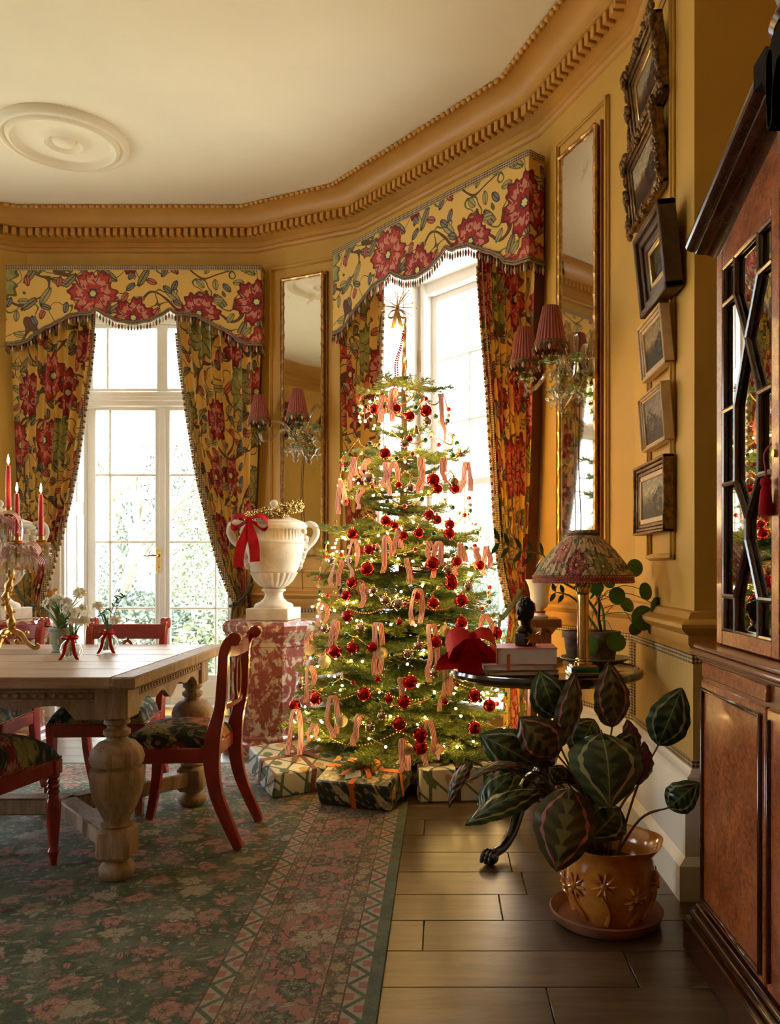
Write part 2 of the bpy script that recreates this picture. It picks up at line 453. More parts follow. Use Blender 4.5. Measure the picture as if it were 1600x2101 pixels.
def glassy():
    # window glass: clear sheet with a mirror-like reflection that grows at grazing angles
    for name, tint, refl in (('window_glass', (.97, .985, .98), None), ('crystal', (.97, .98, .97), .8), ('murano_green', (.62, .74, .47), .3), ('murano_gold', (.86, .80, .60), .3), ('vase_glass', (.90, .94, .91), .36)):
        t = T(name)
        a = t.node('ShaderNodeBsdfTransparent', {0: tint}); g = t.node('ShaderNodeBsdfGlossy', {'Color': (1, 1, 1), 'Roughness': .02})
        lw = t.node('ShaderNodeLayerWeight', {0: .5}); fc = S(t, lw.outputs['Facing'])
        f = t.math('POWER', fc, 5.0)*.85+.04          # Schlick reflectance
        if refl: f = (f*1.4+refl*.5).min(.85)
        mx = t.node('ShaderNodeMixShader', {0: f}); t.nt.links.new(a.outputs[0], mx.inputs[1]); t.nt.links.new(g.outputs[0], mx.inputs[2])
        t.nt.links.new(mx.outputs[0], t.out.inputs[0]); MAT[name] = t.mat
glassy()
def mirrors():
    t = T('antique_mirror'); o = t.coord()
    n = t.noise(o, 7, 5, .7); c = t.ramp(n, [(.22, (.48, .43, .34)), (.40, (.82, .78, .70))])
    x, y, z = t.sep(o)
    MAT['antique_mirror'] = t.bsdf(c, t.ramp(n, [(.24, (.25,)*3), (.38, (.03,)*3)]), 1)
    t = T('bookcase_glass'); o = t.coord()
    MAT['bookcase_glass'] = t.bsdf((.62, .64, .62), .015, 1, t.bump(t.noise(o, 3, 1), .03, .01))
mirrors()
def emis(name, col, st):
    t = T(name); e = t.node('ShaderNodeEmission', {0: col, 1: st}); t.nt.links.new(e.outputs[0], t.out.inputs[0]); MAT[name] = t.mat
emis('flame', (1, .62, .18), 26); emis('fairy_light', (1, .60, .18), 140)
def straw():
    t = T('straw_cloth'); o = t.coord(); x, y, z = t.sep(o)
    w1 = ((z*900).sin()*.5+.5); w2 = (((x+y)*700).sin()*.5+.5)
    c = t.mix(w1*w2, (.50, .31, .085), (.66, .44, .14))
    MAT['straw_cloth'] = t.bsdf(c, .75, 0, t.bump(w1*w2, .3, .001))
    t = T('checked_braid'); o = t.coord(); x, y, z = t.sep(o)
    k = 235.0
    a = (((x+y+z)*k).sin()); b = (((x+y-z)*k).sin())
    c = t.mix(a*b > 0, (.10, .055, .03), (.55, .40, .20))
    MAT['checked_braid'] = t.bsdf(c, .7, 0, t.bump(a*b, .6, .004))
    t = T('pleated_silk'); o = t.coord('UV'); u, v, _ = t.sep(o)
    s = ((u*2*PI*26).sin()*.5+.5)
    c = t.mix(s, (.22, .035, .03), (.55, .17, .13))
    b = t.node('ShaderNodeBsdfPrincipled', {'Base Color': c, 'Roughness': .6, 'Normal': t.bump(s, .5, .004)})
    tr = t.node('ShaderNodeBsdfTranslucent', {'Color': c}); mx = t.node('ShaderNodeMixShader', {0: .3})
    t.nt.links.new(b.outputs[0], mx.inputs[1]); t.nt.links.new(tr.outputs[0], mx.inputs[2]); t.nt.links.new(mx.outputs[0], t.out.inputs[0])
    MAT['pleated_silk'] = t.mat
straw()
def needles():
    t = T('fir_needle'); inf = t.node('ShaderNodeObjectInfo'); o = t.coord()
    n = t.noise(o, 9, 2); r = S(t, inf.outputs['Random'])
    c = t.ramp(n*.7+r*.3, [(.25, (.06, .105, .022)), (.5, (.13, .19, .036)), (.75, (.25, .29, .065))])
    b = t.node('ShaderNodeBsdfPrincipled', {'Base Color': c, 'Roughness': .45}); tr = t.node('ShaderNodeBsdfTranslucent', {'Color': c})
    mx = t.node('ShaderNodeMixShader', {0: .25}); t.nt.links.new(b.outputs[0], mx.inputs[1]); t.nt.links.new(tr.outputs[0], mx.inputs[2])
    t.nt.links.new(mx.outputs[0], t.out.inputs[0]); MAT['fir_needle'] = t.mat
    t = T('garden_leaf'); n = t.noise(t.coord(), 1.4, 3)
    MAT['garden_leaf'] = t.bsdf(t.ramp(n, [(.3, (.10, .13, .09)), (.7, (.33, .36, .20))]), .6)
    t = T('garden_leaf_dark'); n = t.noise(t.coord(), 1.4, 3)
    MAT['garden_leaf_dark'] = t.bsdf(t.ramp(n, [(.3, (.05, .075, .06)), (.7, (.16, .2, .14))]), .6)
needles()
def calathea():
    t = T('calathea_top'); u, v, _ = t.sep(t.coord('UV')); w_ = (u-.5).abs()*2
    o = t.coord(); nz = t.noise(o, 26, 2)
    q = w_+(nz-.5)*.14+((v-.5).abs()*1.9)*((v-.5).abs()*1.9)*.55
    vein = ((v*34+w_*9).sin()*.5+.5)
    c = t.mix(vein, (.010, .026, .014), (.022, .052, .026))
    feather = (w_ < (vein*.26+.05))
    c = t.mix(feather*.7, c, (.07, .11, .04))
    ring = ((q-.70).abs() < (vein*.05+.035))
    c = t.mix(ring, c, (.30, .30, .16))
    c = t.mix((q > .78), c, t.mix(vein, (.02, .055, .024), (.045, .085, .032)))
    c = t.mix(w_ < .02, c, (.25, .27, .12))
    MAT['calathea_top'] = t.bsdf(c, .27, 0, t.bump(vein, .35, .004))
    t = T('calathea_back'); u, v, _ = t.sep(t.coord('UV')); w_ = (u-.5).abs()*2
    vein = ((v*34+w_*9).sin()*.5+.5)
    c = t.mix(vein, (.085, .016, .020), (.13, .035, .034)); c = t.mix(w_ < .03, c, (.22, .11, .06))
    MAT['calathea_back'] = t.bsdf(c, .45, 0, t.bump(vein, .3, .004))
    t = T('calathea_pink'); u, v, _ = t.sep(t.coord('UV')); w_ = (u-.5).abs()*2
    nz = t.noise(t.coord(), 30, 2)
    q = w_+(nz-.5)*.16+((v-.5).abs()*1.9)*((v-.5).abs()*1.9)*.5
    vein = ((v*34+w_*9).sin()*.5+.5)
    c = t.mix(vein, (.035, .035, .018), (.075, .070, .030)); c = t.mix(w_ < (vein*.2+.05), c, (.16, .14, .05))
    c = t.mix((q-.72).abs() < (vein*.05+.03), c, (.45, .14, .14)); c = t.mix(q > .79, c, (.05, .05, .022))
    MAT['calathea_pink'] = t.bsdf(c, .33, 0, t.bump(vein, .35, .004))
    t = T('majolica'); o = t.coord(); n = t.noise(o, 12, 4, .6)
    MAT['majolica'] = t.bsdf(t.ramp(n, [(.3, (.40, .125, .020)), (.7, (.68, .29, .055))]), .14, 0, None, Coat_Weight=.6, Coat_Roughness=.06)
calathea()
def painting(name, sky, land, mid, side=.75):
    t = T(name); u, v, _ = t.sep(t.coord('UV')); o = t.comb(u*3.1, v*2.3)
    sky, land, mid = [tuple(x*k for x, k in zip(c_, (.85, .75, .58))) for c_ in (sky, land, mid)]
    n = t.noise(o, 2.2, 5, .65); h = v+(n-.5)*.55
    c = t.ramp(h, [(.18, tuple(x*.5 for x in land)), (.40, land), (.52, mid), (.62, sky), (.95, tuple(x*.75 for x in sky))])
    c = t.mix((t.noise(t.shift(o, (3, 1, 0)), 5, 4) > .60)*(v < .55), c, tuple(x*.35 for x in land))
    nm_ = t.noise(t.shift(o, (9, 4, 0)), 3.2, 5, .65)
    e1 = (u-side)*(u-side)*9+(v-.42)*(v-.42)*6+(nm_-.5)*2.6
    c = t.mix(e1 < .55, c, tuple(x*.30 for x in land)); c = t.mix((e1 < .32)*(nm_ > .5), c, tuple(x*.8 for x in mid))
    cl = t.noise(t.shift(t.scale(o, (1, 2.2, 1)), (2, 7, 0)), 2.6, 4, .6); c = t.mix((cl > .55)*(h > .6)*.45, c, tuple(min(1, x*1.7) for x in sky))
    MAT[name] = t.bsdf(c, .55, 0, None, Specular_IOR_Level=.2)
painting('oil_a', (.30, .27, .22), (.06, .035, .022), (.16, .08, .05)); painting('oil_b', (.40, .37, .29), (.075, .04, .02), (.18, .10, .055))
painting('oil_c', (.07, .075, .05), (.03, .026, .014), (.17, .10, .03), .4); painting('oil_d', (.34, .25, .14), (.06, .042, .03), (.14, .10, .05))
painting('oil_e', (.26, .22, .18), (.10, .06, .035), (.22, .16, .10), .3); painting('oil_f', (.40, .36, .27), (.11, .09, .06), (.24, .21, .15))
def rug():
    t = T('rug_wool'); o = t.coord(); x, y, z = t.sep(o)      # x: 0 at the right edge, negative inwards; y: 0 at the far edge, negative towards the room
    dx = x*-1.0; dy = y*-1.0
    e = dx.min(dy)                                            # distance from the edge
    far = dy < dx
    yy = t.math('ADD', t.math('MULTIPLY', far, dx), t.math('MULTIPLY', t.math('SUBTRACT', 1.0, far), dy))
    PK, CR, GR, BR = (.40, .165, .15), (.43, .37, .30), (.045, .085, .050), (.10, .052, .036)
    P = t.comb(x, y, 0.0)
    field = floral(t, P, GR, [(.38, .165, .15), (.31, .13, .11)], [(.085, .11, .065), (.38, .35, .27)], [(.10, .13, .085)], BR, k=.43, dens=.27, cream=(.45, .38, .3), centre=(.16, .2, .13), warp=.55)
    Q = t.comb(e*1.15, yy, 0.0)
    bord = floral(t, t.shift(Q, (4.1, 2.3, 0)), PK, [(.085, .115, .075), (.10, .07, .05)], [BR, (.44, .38, .29)], [(.10, .13, .085)], (.10, .10, .06), k=.50, dens=.30, warp=.35, cream=(.48, .42, .33), centre=(.42, .2, .17))
    band = floral(t, t.shift(Q, (1.1, 5.3, 0)), (.105, .075, .05), [(.36, .16, .13), (.30, .20, .14)], [(.09, .11, .07), (.36, .29, .20)], [(.12, .14, .09)], (.2, .14, .1), k=.20, dens=.36)
    tri = ((yy*8.2).frac()-.5).abs()*2                         # 0..1 triangle wave
    def zig(e0, w_):
        g = (e-e0)/w_
        d = g-tri
        c = t.mix(d.abs() < .17, CR, (.085, .115, .075))
        bl = t.math('SQRT', (g-.5+(tri-.5)*.9)*(g-.5+(tri-.5)*.9))
        pk = ((tri > .72)*(g < .45)+(tri < .28)*(g > .55))
        return t.mix(pk.min(1.0), c, (.40, .15, .13))
    c = (.085, .12, .08)
    c = t.mix(e > .040, c, zig(.040, .055)); c = t.mix(e > .095, c, BR); c = t.mix(e > .10, c, band); c = t.mix(e > .155, c, BR)
    c = t.mix(e > .160, c, bord); c = t.mix(e > .350, c, BR); c = t.mix(e > .355, c, band); c = t.mix(e > .405, c, BR); c = t.mix(e > .41, c, zig(.41, .055)); c = t.mix(e > .465, c, BR)
    c = t.mix(e > .472, c, field)
    wv = t.noise(t.scale(o, (1, 7, 1)), 90, 2); ab = t.noise(o, 7, 4, .7)
    c = t.mix((wv*.5+ab*.5 > .52)*.45, c, (.27, .28, .215))
    k2 = t.noise(t.scale(o, (1.2, 5, 1)), 130, 2)
    MAT['rug_wool'] = t.bsdf(t.mix(k2*.35, c, (.05, .055, .04)), .95, 0, t.bump(k2, .6, .004))
rug()
# ------------------------------------------------------------------ room shell: a bow end of five canted facets
XM = -2.308
A, B, C, D, E = (-3.19, 6.38), (-1.426, 6.38), (-.60, 5.99), (.5536, 4.657), (.886, 3.79)
R0, RA, RB = (.886, 2.90), (1.33, 2.90), (1.33, -2.6)
mir = lambda p: (2*XM-p[0], p[1])
C2, D2, E2, RB2 = mir(C), mir(D), mir(E), (2*XM-.886, -2.6)
H_CEIL = 3.82
WALLZ = 3.95
def fr(p, q):
    d = Vector((q[0]-p[0], q[1]-p[1])); L = d.length; u = d/L
    return Vector(p), u, Vector((u.y, -u.x)), L
def rot_of(p, q): return math.atan2(q[1]-p[1], q[0]-p[0])
def facet_at(p, q, s=None):
    o, u, n, L = fr(p, q); c = o+u*(L/2 if s is None else s)
    return (c.x, c.y, 0), rot_of(p, q)
def wall(name, label, p, q, op=None, e0=.2, e1=.2, th=.5):
    o, u, n, L = fr(p, q); mb = MB()
    def bx(a, b, z0, z1):
        poly = [(a, 0), (b, 0), (b, -th), (a, -th)]
        mb.prism([(o.x+u.x*s+n.x*t, o.y+u.y*s+n.y*t) for s, t in poly], z0, z1)
    ops = [] if op is None else op if isinstance(op, list) else [op]
    s = -e0
    for a, b, z0, z1 in ops:
        bx(s, a, -.3, WALLZ); bx(a, b, z1, WALLZ); bx(a, b, -.3, z0); s = b
    bx(s, L+e1, -.3, WALLZ)
    w_ = struct(mb.build(name, MAT['wall_ochre'])); w_['label'] = label; return w_
OPN = .65
LF = fr(A, B)[3]; LC = fr(C, D)[3]
dc = LF/2+.035                                     # centre of the french door along its facet
wall('wall_bay_centre', 'ochre wall with the french door opening', A, B, (dc-OPN, dc+OPN, 0.0, 3.2))
wall('wall_bay_pier_right', 'ochre pier behind the mirror beside the stone urn', B, C)
wall('wall_bay_right', 'ochre wall with the tall sash window behind the tree', C, D, (LC/2-OPN, LC/2+OPN, .30, 3.2))
wall('wall_bay_pier_far_right', 'ochre pier behind the mirror near the table lamp', D, E)
wall('wall_right', 'ochre wall hung with six small framed pictures', E, R0, None, .2, 0)
wall('wall_right_alcove', 'ochre alcove wall behind the bookcase', RA, RB, None, 0, .2)
wall('wall_bay_pier_left', 'ochre pier on the other side of the french door', C2, A)
wall('wall_bay_left', 'ochre wall with the matching sash window opening', D2, C2, (LC/2-OPN, LC/2+OPN, .30, 3.2))
wall('wall_bay_pier_far_left', 'ochre pier next to the matching sash window', E2, D2)
wall('wall_left', 'ochre long wall, unseen, with a tall window added to brighten the room', RB2, E2, [(s_-OPN, s_+OPN, .30, 3.2) for s_ in (4.55,)])  # opening added out of view to let more daylight in
wall('wall_rear', 'ochre rear wall of the dining room', RB, RB2)
# ceiling and rose
POLY = [RB2, E2, D2, C2, A, B, C, D, E, R0, RA, RB]
mb = MB(); mb.prism([(x, y) for x, y in POLY], H_CEIL, H_CEIL+.1)
ceil = struct(mb.build('ceiling', MAT['ceiling_plaster'])); ceil['label'] = 'cream plaster ceiling'
mb = MB(); rp = [(.385, 0), (.385, -.012), (.372, -.026), (.352, -.030), (.345, -.020), (.330, -.018), (.322, -.030), (.305, -.034), (.290, -.026), (.282, -.014), (.262, -.012), (.18, -.012), (.150, -.014), (.128, -.022), (.112, -.030), (.098, -.024), (.088, -.014), (.070, -.014), (.060, -.026), (.03, -.032), (.0001, -.033)]
mb.lathe([(r, z*1.7) for r, z in rp], 72, (-2.35, 5.16, H_CEIL), cap=False)
mb.build('ceiling_rose', MAT['ceiling_plaster'], ceil, 60)
# swept mouldings
def sweep(mb, pts, prof, closed_ends=True, uvs=False):
    n = len(pts); N = []
    for i in range(n-1):
        d = Vector((pts[i+1][0]-pts[i][0], pts[i+1][1]-pts[i][1])).normalized(); N.append(Vector((d.y, -d.x)))
    rows = []
    for i in range(n):
        if i == 0: m = N[0]
        elif i == n-1: m = N[-1]
        else: m = (N[i-1]+N[i])/(1+N[i-1].dot(N[i]))
        rows.append([(pts[i][0]+m.x*o, pts[i][1]+m.y*o, z) for o, z in prof])
    vs = [p for r in rows for p in r]; k = len(prof)
    fs = [(i*k+j, i*k+j+1, (i+1)*k+j+1, (i+1)*k+j) for i in range(n-1) for j in range(k-1)]
    if closed_ends: fs += [tuple(range(k)), tuple((n-1)*k+j for j in range(k))]
    mb.add(vs, fs); return mb
CP = [(-.01, 3.555), (.010, 3.560), (.020, 3.572), (.022, 3.585), (.014, 3.598), (.005, 3.602), (.005, 3.636), (.022, 3.642), (.034, 3.650), (.060, 3.652), (.060, 3.712), (.112, 3.716), (.120, 3.722), (.120, 3.734)]
for k in range(9):
    a = PI/2*k/8; CP.append((.120+.125*math.sin(a)*1.0 if False else .120+.125*(1-math.cos(a)), 3.734+.080*math.sin(a)))
CP += [(.262, 3.814), (.262, 3.83), (-.01, 3.83)]
CPATH = [RB2, E2, D2, C2, A, B, C, D, E, R0, RA, RB]
mb = MB(); sweep(mb, CPATH, CP); cor = struct(mb.build('trim_1', MAT['cornice_ochre'], None, 50)); cor['label'] = 'ochre plaster cornice with cove, dentils and bead row'
dm = MB(); dm.box(-.017, .017, -.042, .012, -.028, .028, .004); dmesh = dm.mesh('dentil', MAT['cornice_ochre'])
sm = MB(); sm.sphere((0, 0, 0), .0185, 10, 6, (1.15, .9, .8)); bmesh_ = sm.mesh('bead', MAT['cornice_ochre'])
VIS = [C2, A, B, C, D, E, R0]
for p, q in zip(VIS, VIS[1:]):
    o, u, n, L = fr(p, q); rz = rot_of(p, q)
    if p == C2: L0 = L-.45
    else: L0 = 0
    k = int((L-L0)/.052)
    for i in range(k):
        c = o+u*(L0+(i+.5)*(L-L0)/k)+n*.070
        link('dentil', dmesh, cor, (c.x, c.y, 3.682), (0, 0, rz))
    inset = .255*math.tan(abs(12)*PI/180)*1.0
    Lb = L-L0-inset*(2 if not L0 else 1); kb = int(Lb/.044)
    for i in range(kb):
        c = o+u*((inset if not L0 else L0)+(i+.5)*Lb/kb)+n*.262
        link('bead', bmesh_, cor, (c.x, c.y, 3.806), (0, 0, rz))
# dado rail, straw-cloth dado, braid and skirting, broken at the windows
def pt(p, q, s): o, u, n, L = fr(p, q); return (o.x+u.x*s, o.y+u.y*s)
runs = [[pt(A, B, dc+OPN+.02), B, C, pt(C, D, LC/2-OPN-.02)], [pt(C, D, LC/2+OPN+.02), D, E, R0, RA, RB], [RB2, pt(RB2, E2, 4.55-OPN-.02)], [pt(RB2, E2, 4.55+OPN+.02), E2, D2, pt(D2, C2, LC/2-OPN-.02)], [pt(D2, C2, LC/2+OPN+.02), C2, A, pt(A, B, dc-OPN-.02)]]
DR = [(0, .835), (.012, .838), (.018, .86), (.030, .875), (.030, .905), (.050, .918), (.062, .932), (.062, .945), (.048, .955), (.030, .962), (.018, .985), (0, .99)]
SK = [(0, .44), (.014, .44), (.020, .425), (.034, .415), (.034, .385), (.045, .37), (.045, .145), (.060, .13), (.072, .12), (.072, -.02), (0, -.02)]
for i, r in enumerate(runs):
    for nm, prof, mt, lab in (('trim_2', DR, 'cornice_ochre', 'moulded ochre dado rail'), ('baseboard_right', SK, 'skirting_paint', 'tall white moulded skirting'),
                              ('wall_dado', [(.003, .44), (.006, .44), (.006, .835), (.003, .835)], 'straw_cloth', 'yellow straw cloth dado below the rail'),
                              ('trim_3', [(.0, .438), (.011, .438), (.011, .468), (0, .468)], 'checked_braid', 'checked braid along the top of the skirting'),
                              ('trim_4', [(.0, .805), (.011, .805), (.011, .835), (0, .835)], 'checked_braid', 'checked braid under the dado rail')):
        m_ = MB(); sweep(m_, r, prof); o = struct(m_.build(nm, MAT[mt])); o['label'] = lab
# vertical braid at the change of facet beside the table, and panel mouldings
def strip(name, label, p, q, s0, s1, z0, z1, mat, t=.012):
    (x, y, _), rz = facet_at(p, q, 0)
    m_ = MB(); m_.box(s0, s1, -t, .002, z0, z1, t*.35); o = struct(m_.build(name, MAT[mat])); o.location = (x, y, 0); o.rotation_euler = (0, 0, rz); o['label'] = label
LE = fr(D, E)[3]
strip('trim_5', 'upright checked braid on the dado corner', D, E, LE-.035, LE-.005, .468, .805, 'checked_braid')
strip('trim_5', 'upright checked braid at the start of the picture wall', E, R0, .006, .036, .468, .805, 'checked_braid')
def panel(p, q, s0, s1, z0, z1, lab):
    (x, y, _), rz = facet_at(p, q, 0); m_ = MB(); w_, t = .028, .014
    for (a, b, c, d) in ((s0, s0+w_, z0, z1), (s1-w_, s1, z0, z1), (s0, s1, z0, z0+w_), (s0, s1, z1-w_, z1)):
        m_.box(a, b, -t, .002, c, d, .006); m_.box(a+.006, b-.006, -t-.008, -t+.002, c+.006, d-.006, .003)
    o = struct(m_.build('trim_6', MAT['wall_ochre'])); o.location = (x, y, 0); o.rotation_euler = (0, 0, rz); o['label'] = lab
panel(D, E, .205, .72, 1.10, 3.42, 'moulded wall panel framing the mirror near the lamp')
panel(B, C, .13, .78, 1.10, 3.42, 'moulded wall panel framing the mirror above the urn')
panel(E, R0, .28, .66, 1.17, 3.40, 'moulded wall panel behind the six pictures')
# floor: each oak board a part
mb = MB(); mb.prism([(x, y) for x, y in POLY], -.10, -.019)
floor = struct(mb.build('floor', MAT['floor_oak'])); floor['label'] = 'dark oak board floor'
def bay_x(Y, side):
    P_ = [RB, RA, R0, E, D, C, B, (XM, 6.38)] if side > 0 else [RB2, E2, D2, C2, A, (XM, 6.38)]
    if Y <= 2.9: return P_[0][0] if side < 0 else 1.33
    tab = sorted([(p[1], p[0]) for p in (P_[2:] if side > 0 else P_[1:])])
    return interp(tab, Y)
rnd = random.Random(3)
pw = .213; row = 0; y0 = 2.468-pw*7
pmesh = {}
while y0 < 6.36:
    y1 = min(y0+pw, 6.38)
    xl, xr = bay_x(y0 if y0 > 2.9 else y1, -1)-.0, bay_x(y0, 1)
    x = xr; first = True
    while x > xl+.05:
        L = rnd.choice((1.7, 2.05, 2.4)); 
        if first: L = (.62+.85*((row*37) % 10)/10); first = False
        if row == 9: L = 1.03 if x == xr else L
        x2 = max(xl, x-L); 
        if x2-xl < .3: x2 = xl
        key = (round(x-x2, 3), round(y1-y0, 3))
        if key not in pmesh:
            m_ = MB(); m_.box(-key[0]/2+.0012, key[0]/2-.0012, -key[1]/2+.0012, key[1]/2-.0012, -.019, 0, .0018); pmesh[key] = m_.mesh('board', MAT['floor_oak'])
        link('board', pmesh[key], floor, ((x+x2)/2, (y0+y1)/2, 0)); x = x2
    y0 += pw; row += 1
# ------------------------------------------------------------------ windows
def muntins(m_, x0, x1, z0, z1, xs, zs, y, w_=.022, d=.03):
    for x in xs: m_.box(x-w_/2, x+w_/2, y-d/2, y+d/2, z0, z1, .006)
    for z in zs: m_.box(x0, x1, y-d/2, y+d/2, z-w_/2, z+w_/2, .006)
def pane_grid(par, x0, x1, z0, z1, xs, zs, y):
    X = [x0]+list(xs)+[x1]; Z = [z0]+list(zs)+[z1]
    for a, b in zip(X, X[1:]):
        for c, d in zip(Z, Z[1:]):
            m_ = MB(); m_.box(a, b, y-.0015, y+.0015, c, d); m_.build('pane', MAT['window_glass'], par)
def shutters(par, half, z0, z1, depth):
    for sx in (-1, 1):
        m_ = MB(); x = sx*half
        m_.box(x-sx*.022, x+sx*.01, 0.0, depth, z0, z1, .003)
        n = 4; hh = (z1-z0)/n
        for k in range(n):
            for (a, b) in ((.035, depth/2-.012), (depth/2+.012, depth-.06)):
                m_.box(x-sx*.030, x-sx*.02, a, b, z0+k*hh+.06, z0+(k+1)*hh-.04, .006)
        m_.build('shutter_panel', MAT['white_paint'], par)
        m_ = MB(); m_.box(x-sx*.002, x+sx*.085, -.022, .004, z0, z1+.08, .008); m_.box(x+sx*.05, x+sx*.085, -.034, -.01, z0, z1+.08, .008); m_.build('architrave', MAT['white_paint'], par)
    m_ = MB(); m_.box(-half, half, 0, depth, z1-.02, z1+.01, .003); m_.build('soffit', MAT['white_paint'], par)
DEP = .40
def door_unit(loc, rz):
    d = thing('door_1', 'white glazed french door with brass lever handle', None, loc, rz); d['kind'] = 'structure'
    shutters(d, OPN, 0, 3.2, DEP)
    m_ = MB(); y = DEP; h = .618
    for sx in (-1, 1): m_.box(sx*h, sx*(OPN+.02), y-.04, y+.07, 0, 3.2, .006)
    m_.box(-h, h, y-.045, y+.06, 2.445, 2.575, .012); m_.box(-h, h, y-.06, y-.03, 2.49, 2.53, .008); m_.box(-h, h, y-.04, y+.06, 3.12, 3.2, .006); m_.box(-h-.03, h+.03, y-.10, y+.1, -.02, .022, .008)
    m_.build('frame', MAT['white_paint'], d)
    m_ = MB(); gx = [(-h+.05, -.045), (.045, h-.05)]
    m_.box(-.045, .045, y-.03, y+.04, 2.575, 3.12, .006)
    for a, b in gx:
        m_.box(a-.05, a, y-.02, y+.03, 2.575, 3.12, .004) if a < 0 else m_.box(b, b+.05, y-.02, y+.03, 2.575, 3.12, .004)
        m_.box(a, b, y-.02, y+.03, 2.575, 2.60, .004); m_.box(a, b, y-.02, y+.03, 3.09, 3.12, .004)
        muntins(m_, a, b, 2.6, 3.09, [(-h+.05+.115) if a < 0 else (h-.05-.115)], [], y+.005)
    tl = m_.build('fanlight', MAT['white_paint'], d)
    for a, b in gx: pane_grid(tl, a, b, 2.6, 3.09, [(-h+.165) if a < 0 else (h-.165)], [], y+.005)
    for sx in (-1, 1):
        m_ = MB(); o = sx*h
        a0, a1 = (-h+.005, -.003) if sx < 0 else (.003, h-.005)
        g0, g1 = (a0+.067, a1-.058) if sx < 0 else (a0+.058, a1-.067)
        m_.box(a0, g0, y-.022, y+.022, .025, 2.44, .005); m_.box(g1, a1, y-.022, y+.022, .025, 2.44, .005)
        m_.box(g0, g1, y-.022, y+.022, .025, .262, .005); m_.box(g0, g1, y-.022, y+.022, 2.42, 2.44, .003)
        m_.box(g0+.03, g1-.03, y-.03, y+.02, .07, .22, .008)
        xs = [a0+.067+.115] if sx < 0 else [a1-.067-.115]; zs = [.805, 1.347, 1.894]
        muntins(m_, g0, g1, .262, 2.42, xs, zs, y)
        if sx < 0: m_.box(-.028, .028, y-.034, y-.02, .025, 2.44, .006)
        lf = m_.build('door_leaf', MAT['white_paint'], d)
        pane_grid(lf, g0, g1, .262, 2.42, xs, zs, y)
        if sx < 0:
            m_ = MB(); m_.box(-.052, -.008, y-.040, y-.033, 1.10, 1.30, .004)
            m_.lathe([(.013, 0), (.013, -.035), (.009, -.04)], 12, (-.032, y-.038, 1.235), 'y')
            m_.tube([(-.032, y-.075, 1.235), (-.06, y-.080, 1.238), (-.10, y-.078, 1.232), (-.135, y-.076, 1.236)], [.009, .010, .009, .007], 10)
            m_.lathe([(.008, 0), (.008, -.012)], 10, (-.030, y-.04, 1.14), 'y')
            m_.build('lever_handle', MAT['brass'], lf)
    return d
def sash_unit(num, loc, rz):
    d = thing('window_%d' % num, 'tall white sash window with glazing bars' + (' behind the christmas tree' if num == 1 else (' on the other side of the bay', ' added in the unseen long wall to brighten the room', ' added in the unseen long wall, next to the bay')[num-2]), None, loc, rz); d['kind'] = 'structure'
    shutters(d, OPN, .30, 3.2, DEP)
    y = DEP; h = .56; m_ = MB()
    for sx in (-1, 1): m_.box(sx*h, sx*(OPN+.02), y-.04, y+.10, .30, 3.2, .01); m_.box(sx*(h-.012), sx*(h+.03), y-.06, y-.02, .30, 3.2, .006)
    m_.box(-h, h, y-.04, y+.1, 3.10, 3.2, .01); m_.box(-OPN, OPN, -.05, y+.12, .27, .315, .012)
    m_.build('frame', MAT['white_paint'], d)
    for (z0, z1, zs, yy) in ((1.70, 3.10, [2.165, 2.625], y+.045), (.315, 1.745, [.80, 1.262], y)):
        m_ = MB(); g = h-.055
        for sx in (-1, 1): m_.box(sx*g, sx*h, yy-.02, yy+.02, z0, z1, .004)
        m_.box(-g, g, yy-.02, yy+.02, z0, z0+.045, .004); m_.box(-g, g, yy-.02, yy+.02, z1-.045, z1, .004)
        xs = [-.165, .165]; muntins(m_, -g, g, z0, z1, xs, zs, yy, .02)
        sh = m_.build('sash', MAT['white_paint'], d); pane_grid(sh, -g, g, z0+.045, z1-.045, xs, zs, yy)
    m_ = MB()
    for z in (2.56, 1.2): m_.box(-h-.05, -h-.03, y-.062, y-.04, z, z+.14, .004)
    m_.build('shutter_hinge', MAT['iron_hinge'], d)
    return d
o_, u_, n_, L_ = fr(A, B); cdoor = o_+u_*dc
door_unit((cdoor.x, cdoor.y, 0), rot_of(A, B))
cw2, rz2 = facet_at(C, D); sash_unit(1, cw2, rz2)
cw3, rz3 = facet_at(D2, C2); sash_unit(2, cw3, rz3)
for k_, s_ in enumerate((4.55,)): cw4, rz4 = facet_at(RB2, E2, s_); sash_unit(3+k_, cw4, rz4)  # extra window in the unseen left wall, added to brighten the room
# ------------------------------------------------------------------ pelmets and curtains
PPROF = [(0, 663), (32, 658), (56, 647), (76, 635), (84, 640), (92, 644), (102, 643), (130, 647), (148, 657), (176, 671), (200, 684), (215, 698), (235, 705), (263, 706)]
PPT = [(x*.003647, CAM_H+(HOR-y)*.003647) for x, y in PPROF]
HW, PD, ZT = .957, .17, 3.39
def pz(x):
    x = min(abs(x), HW); n = len(PPT)
    for i in range(n-1):
        if x <= PPT[i+1][0]:
            t = (x-PPT[i][0])/(PPT[i+1][0]-PPT[i][0]); t = t*t*(3-2*t)*.5+t*.5
            return lerp(PPT[i][1], PPT[i+1][1], t)
    return PPT[-1][1]
def ppath(s, o=0.0):          # s: -1.107..1.107 around the box front
    if s < -HW: return (-HW-o, -PD+(-HW-s)-o*0)
    if s > HW: return (HW+o, -PD+(s-HW))
    return (s, -PD-o)
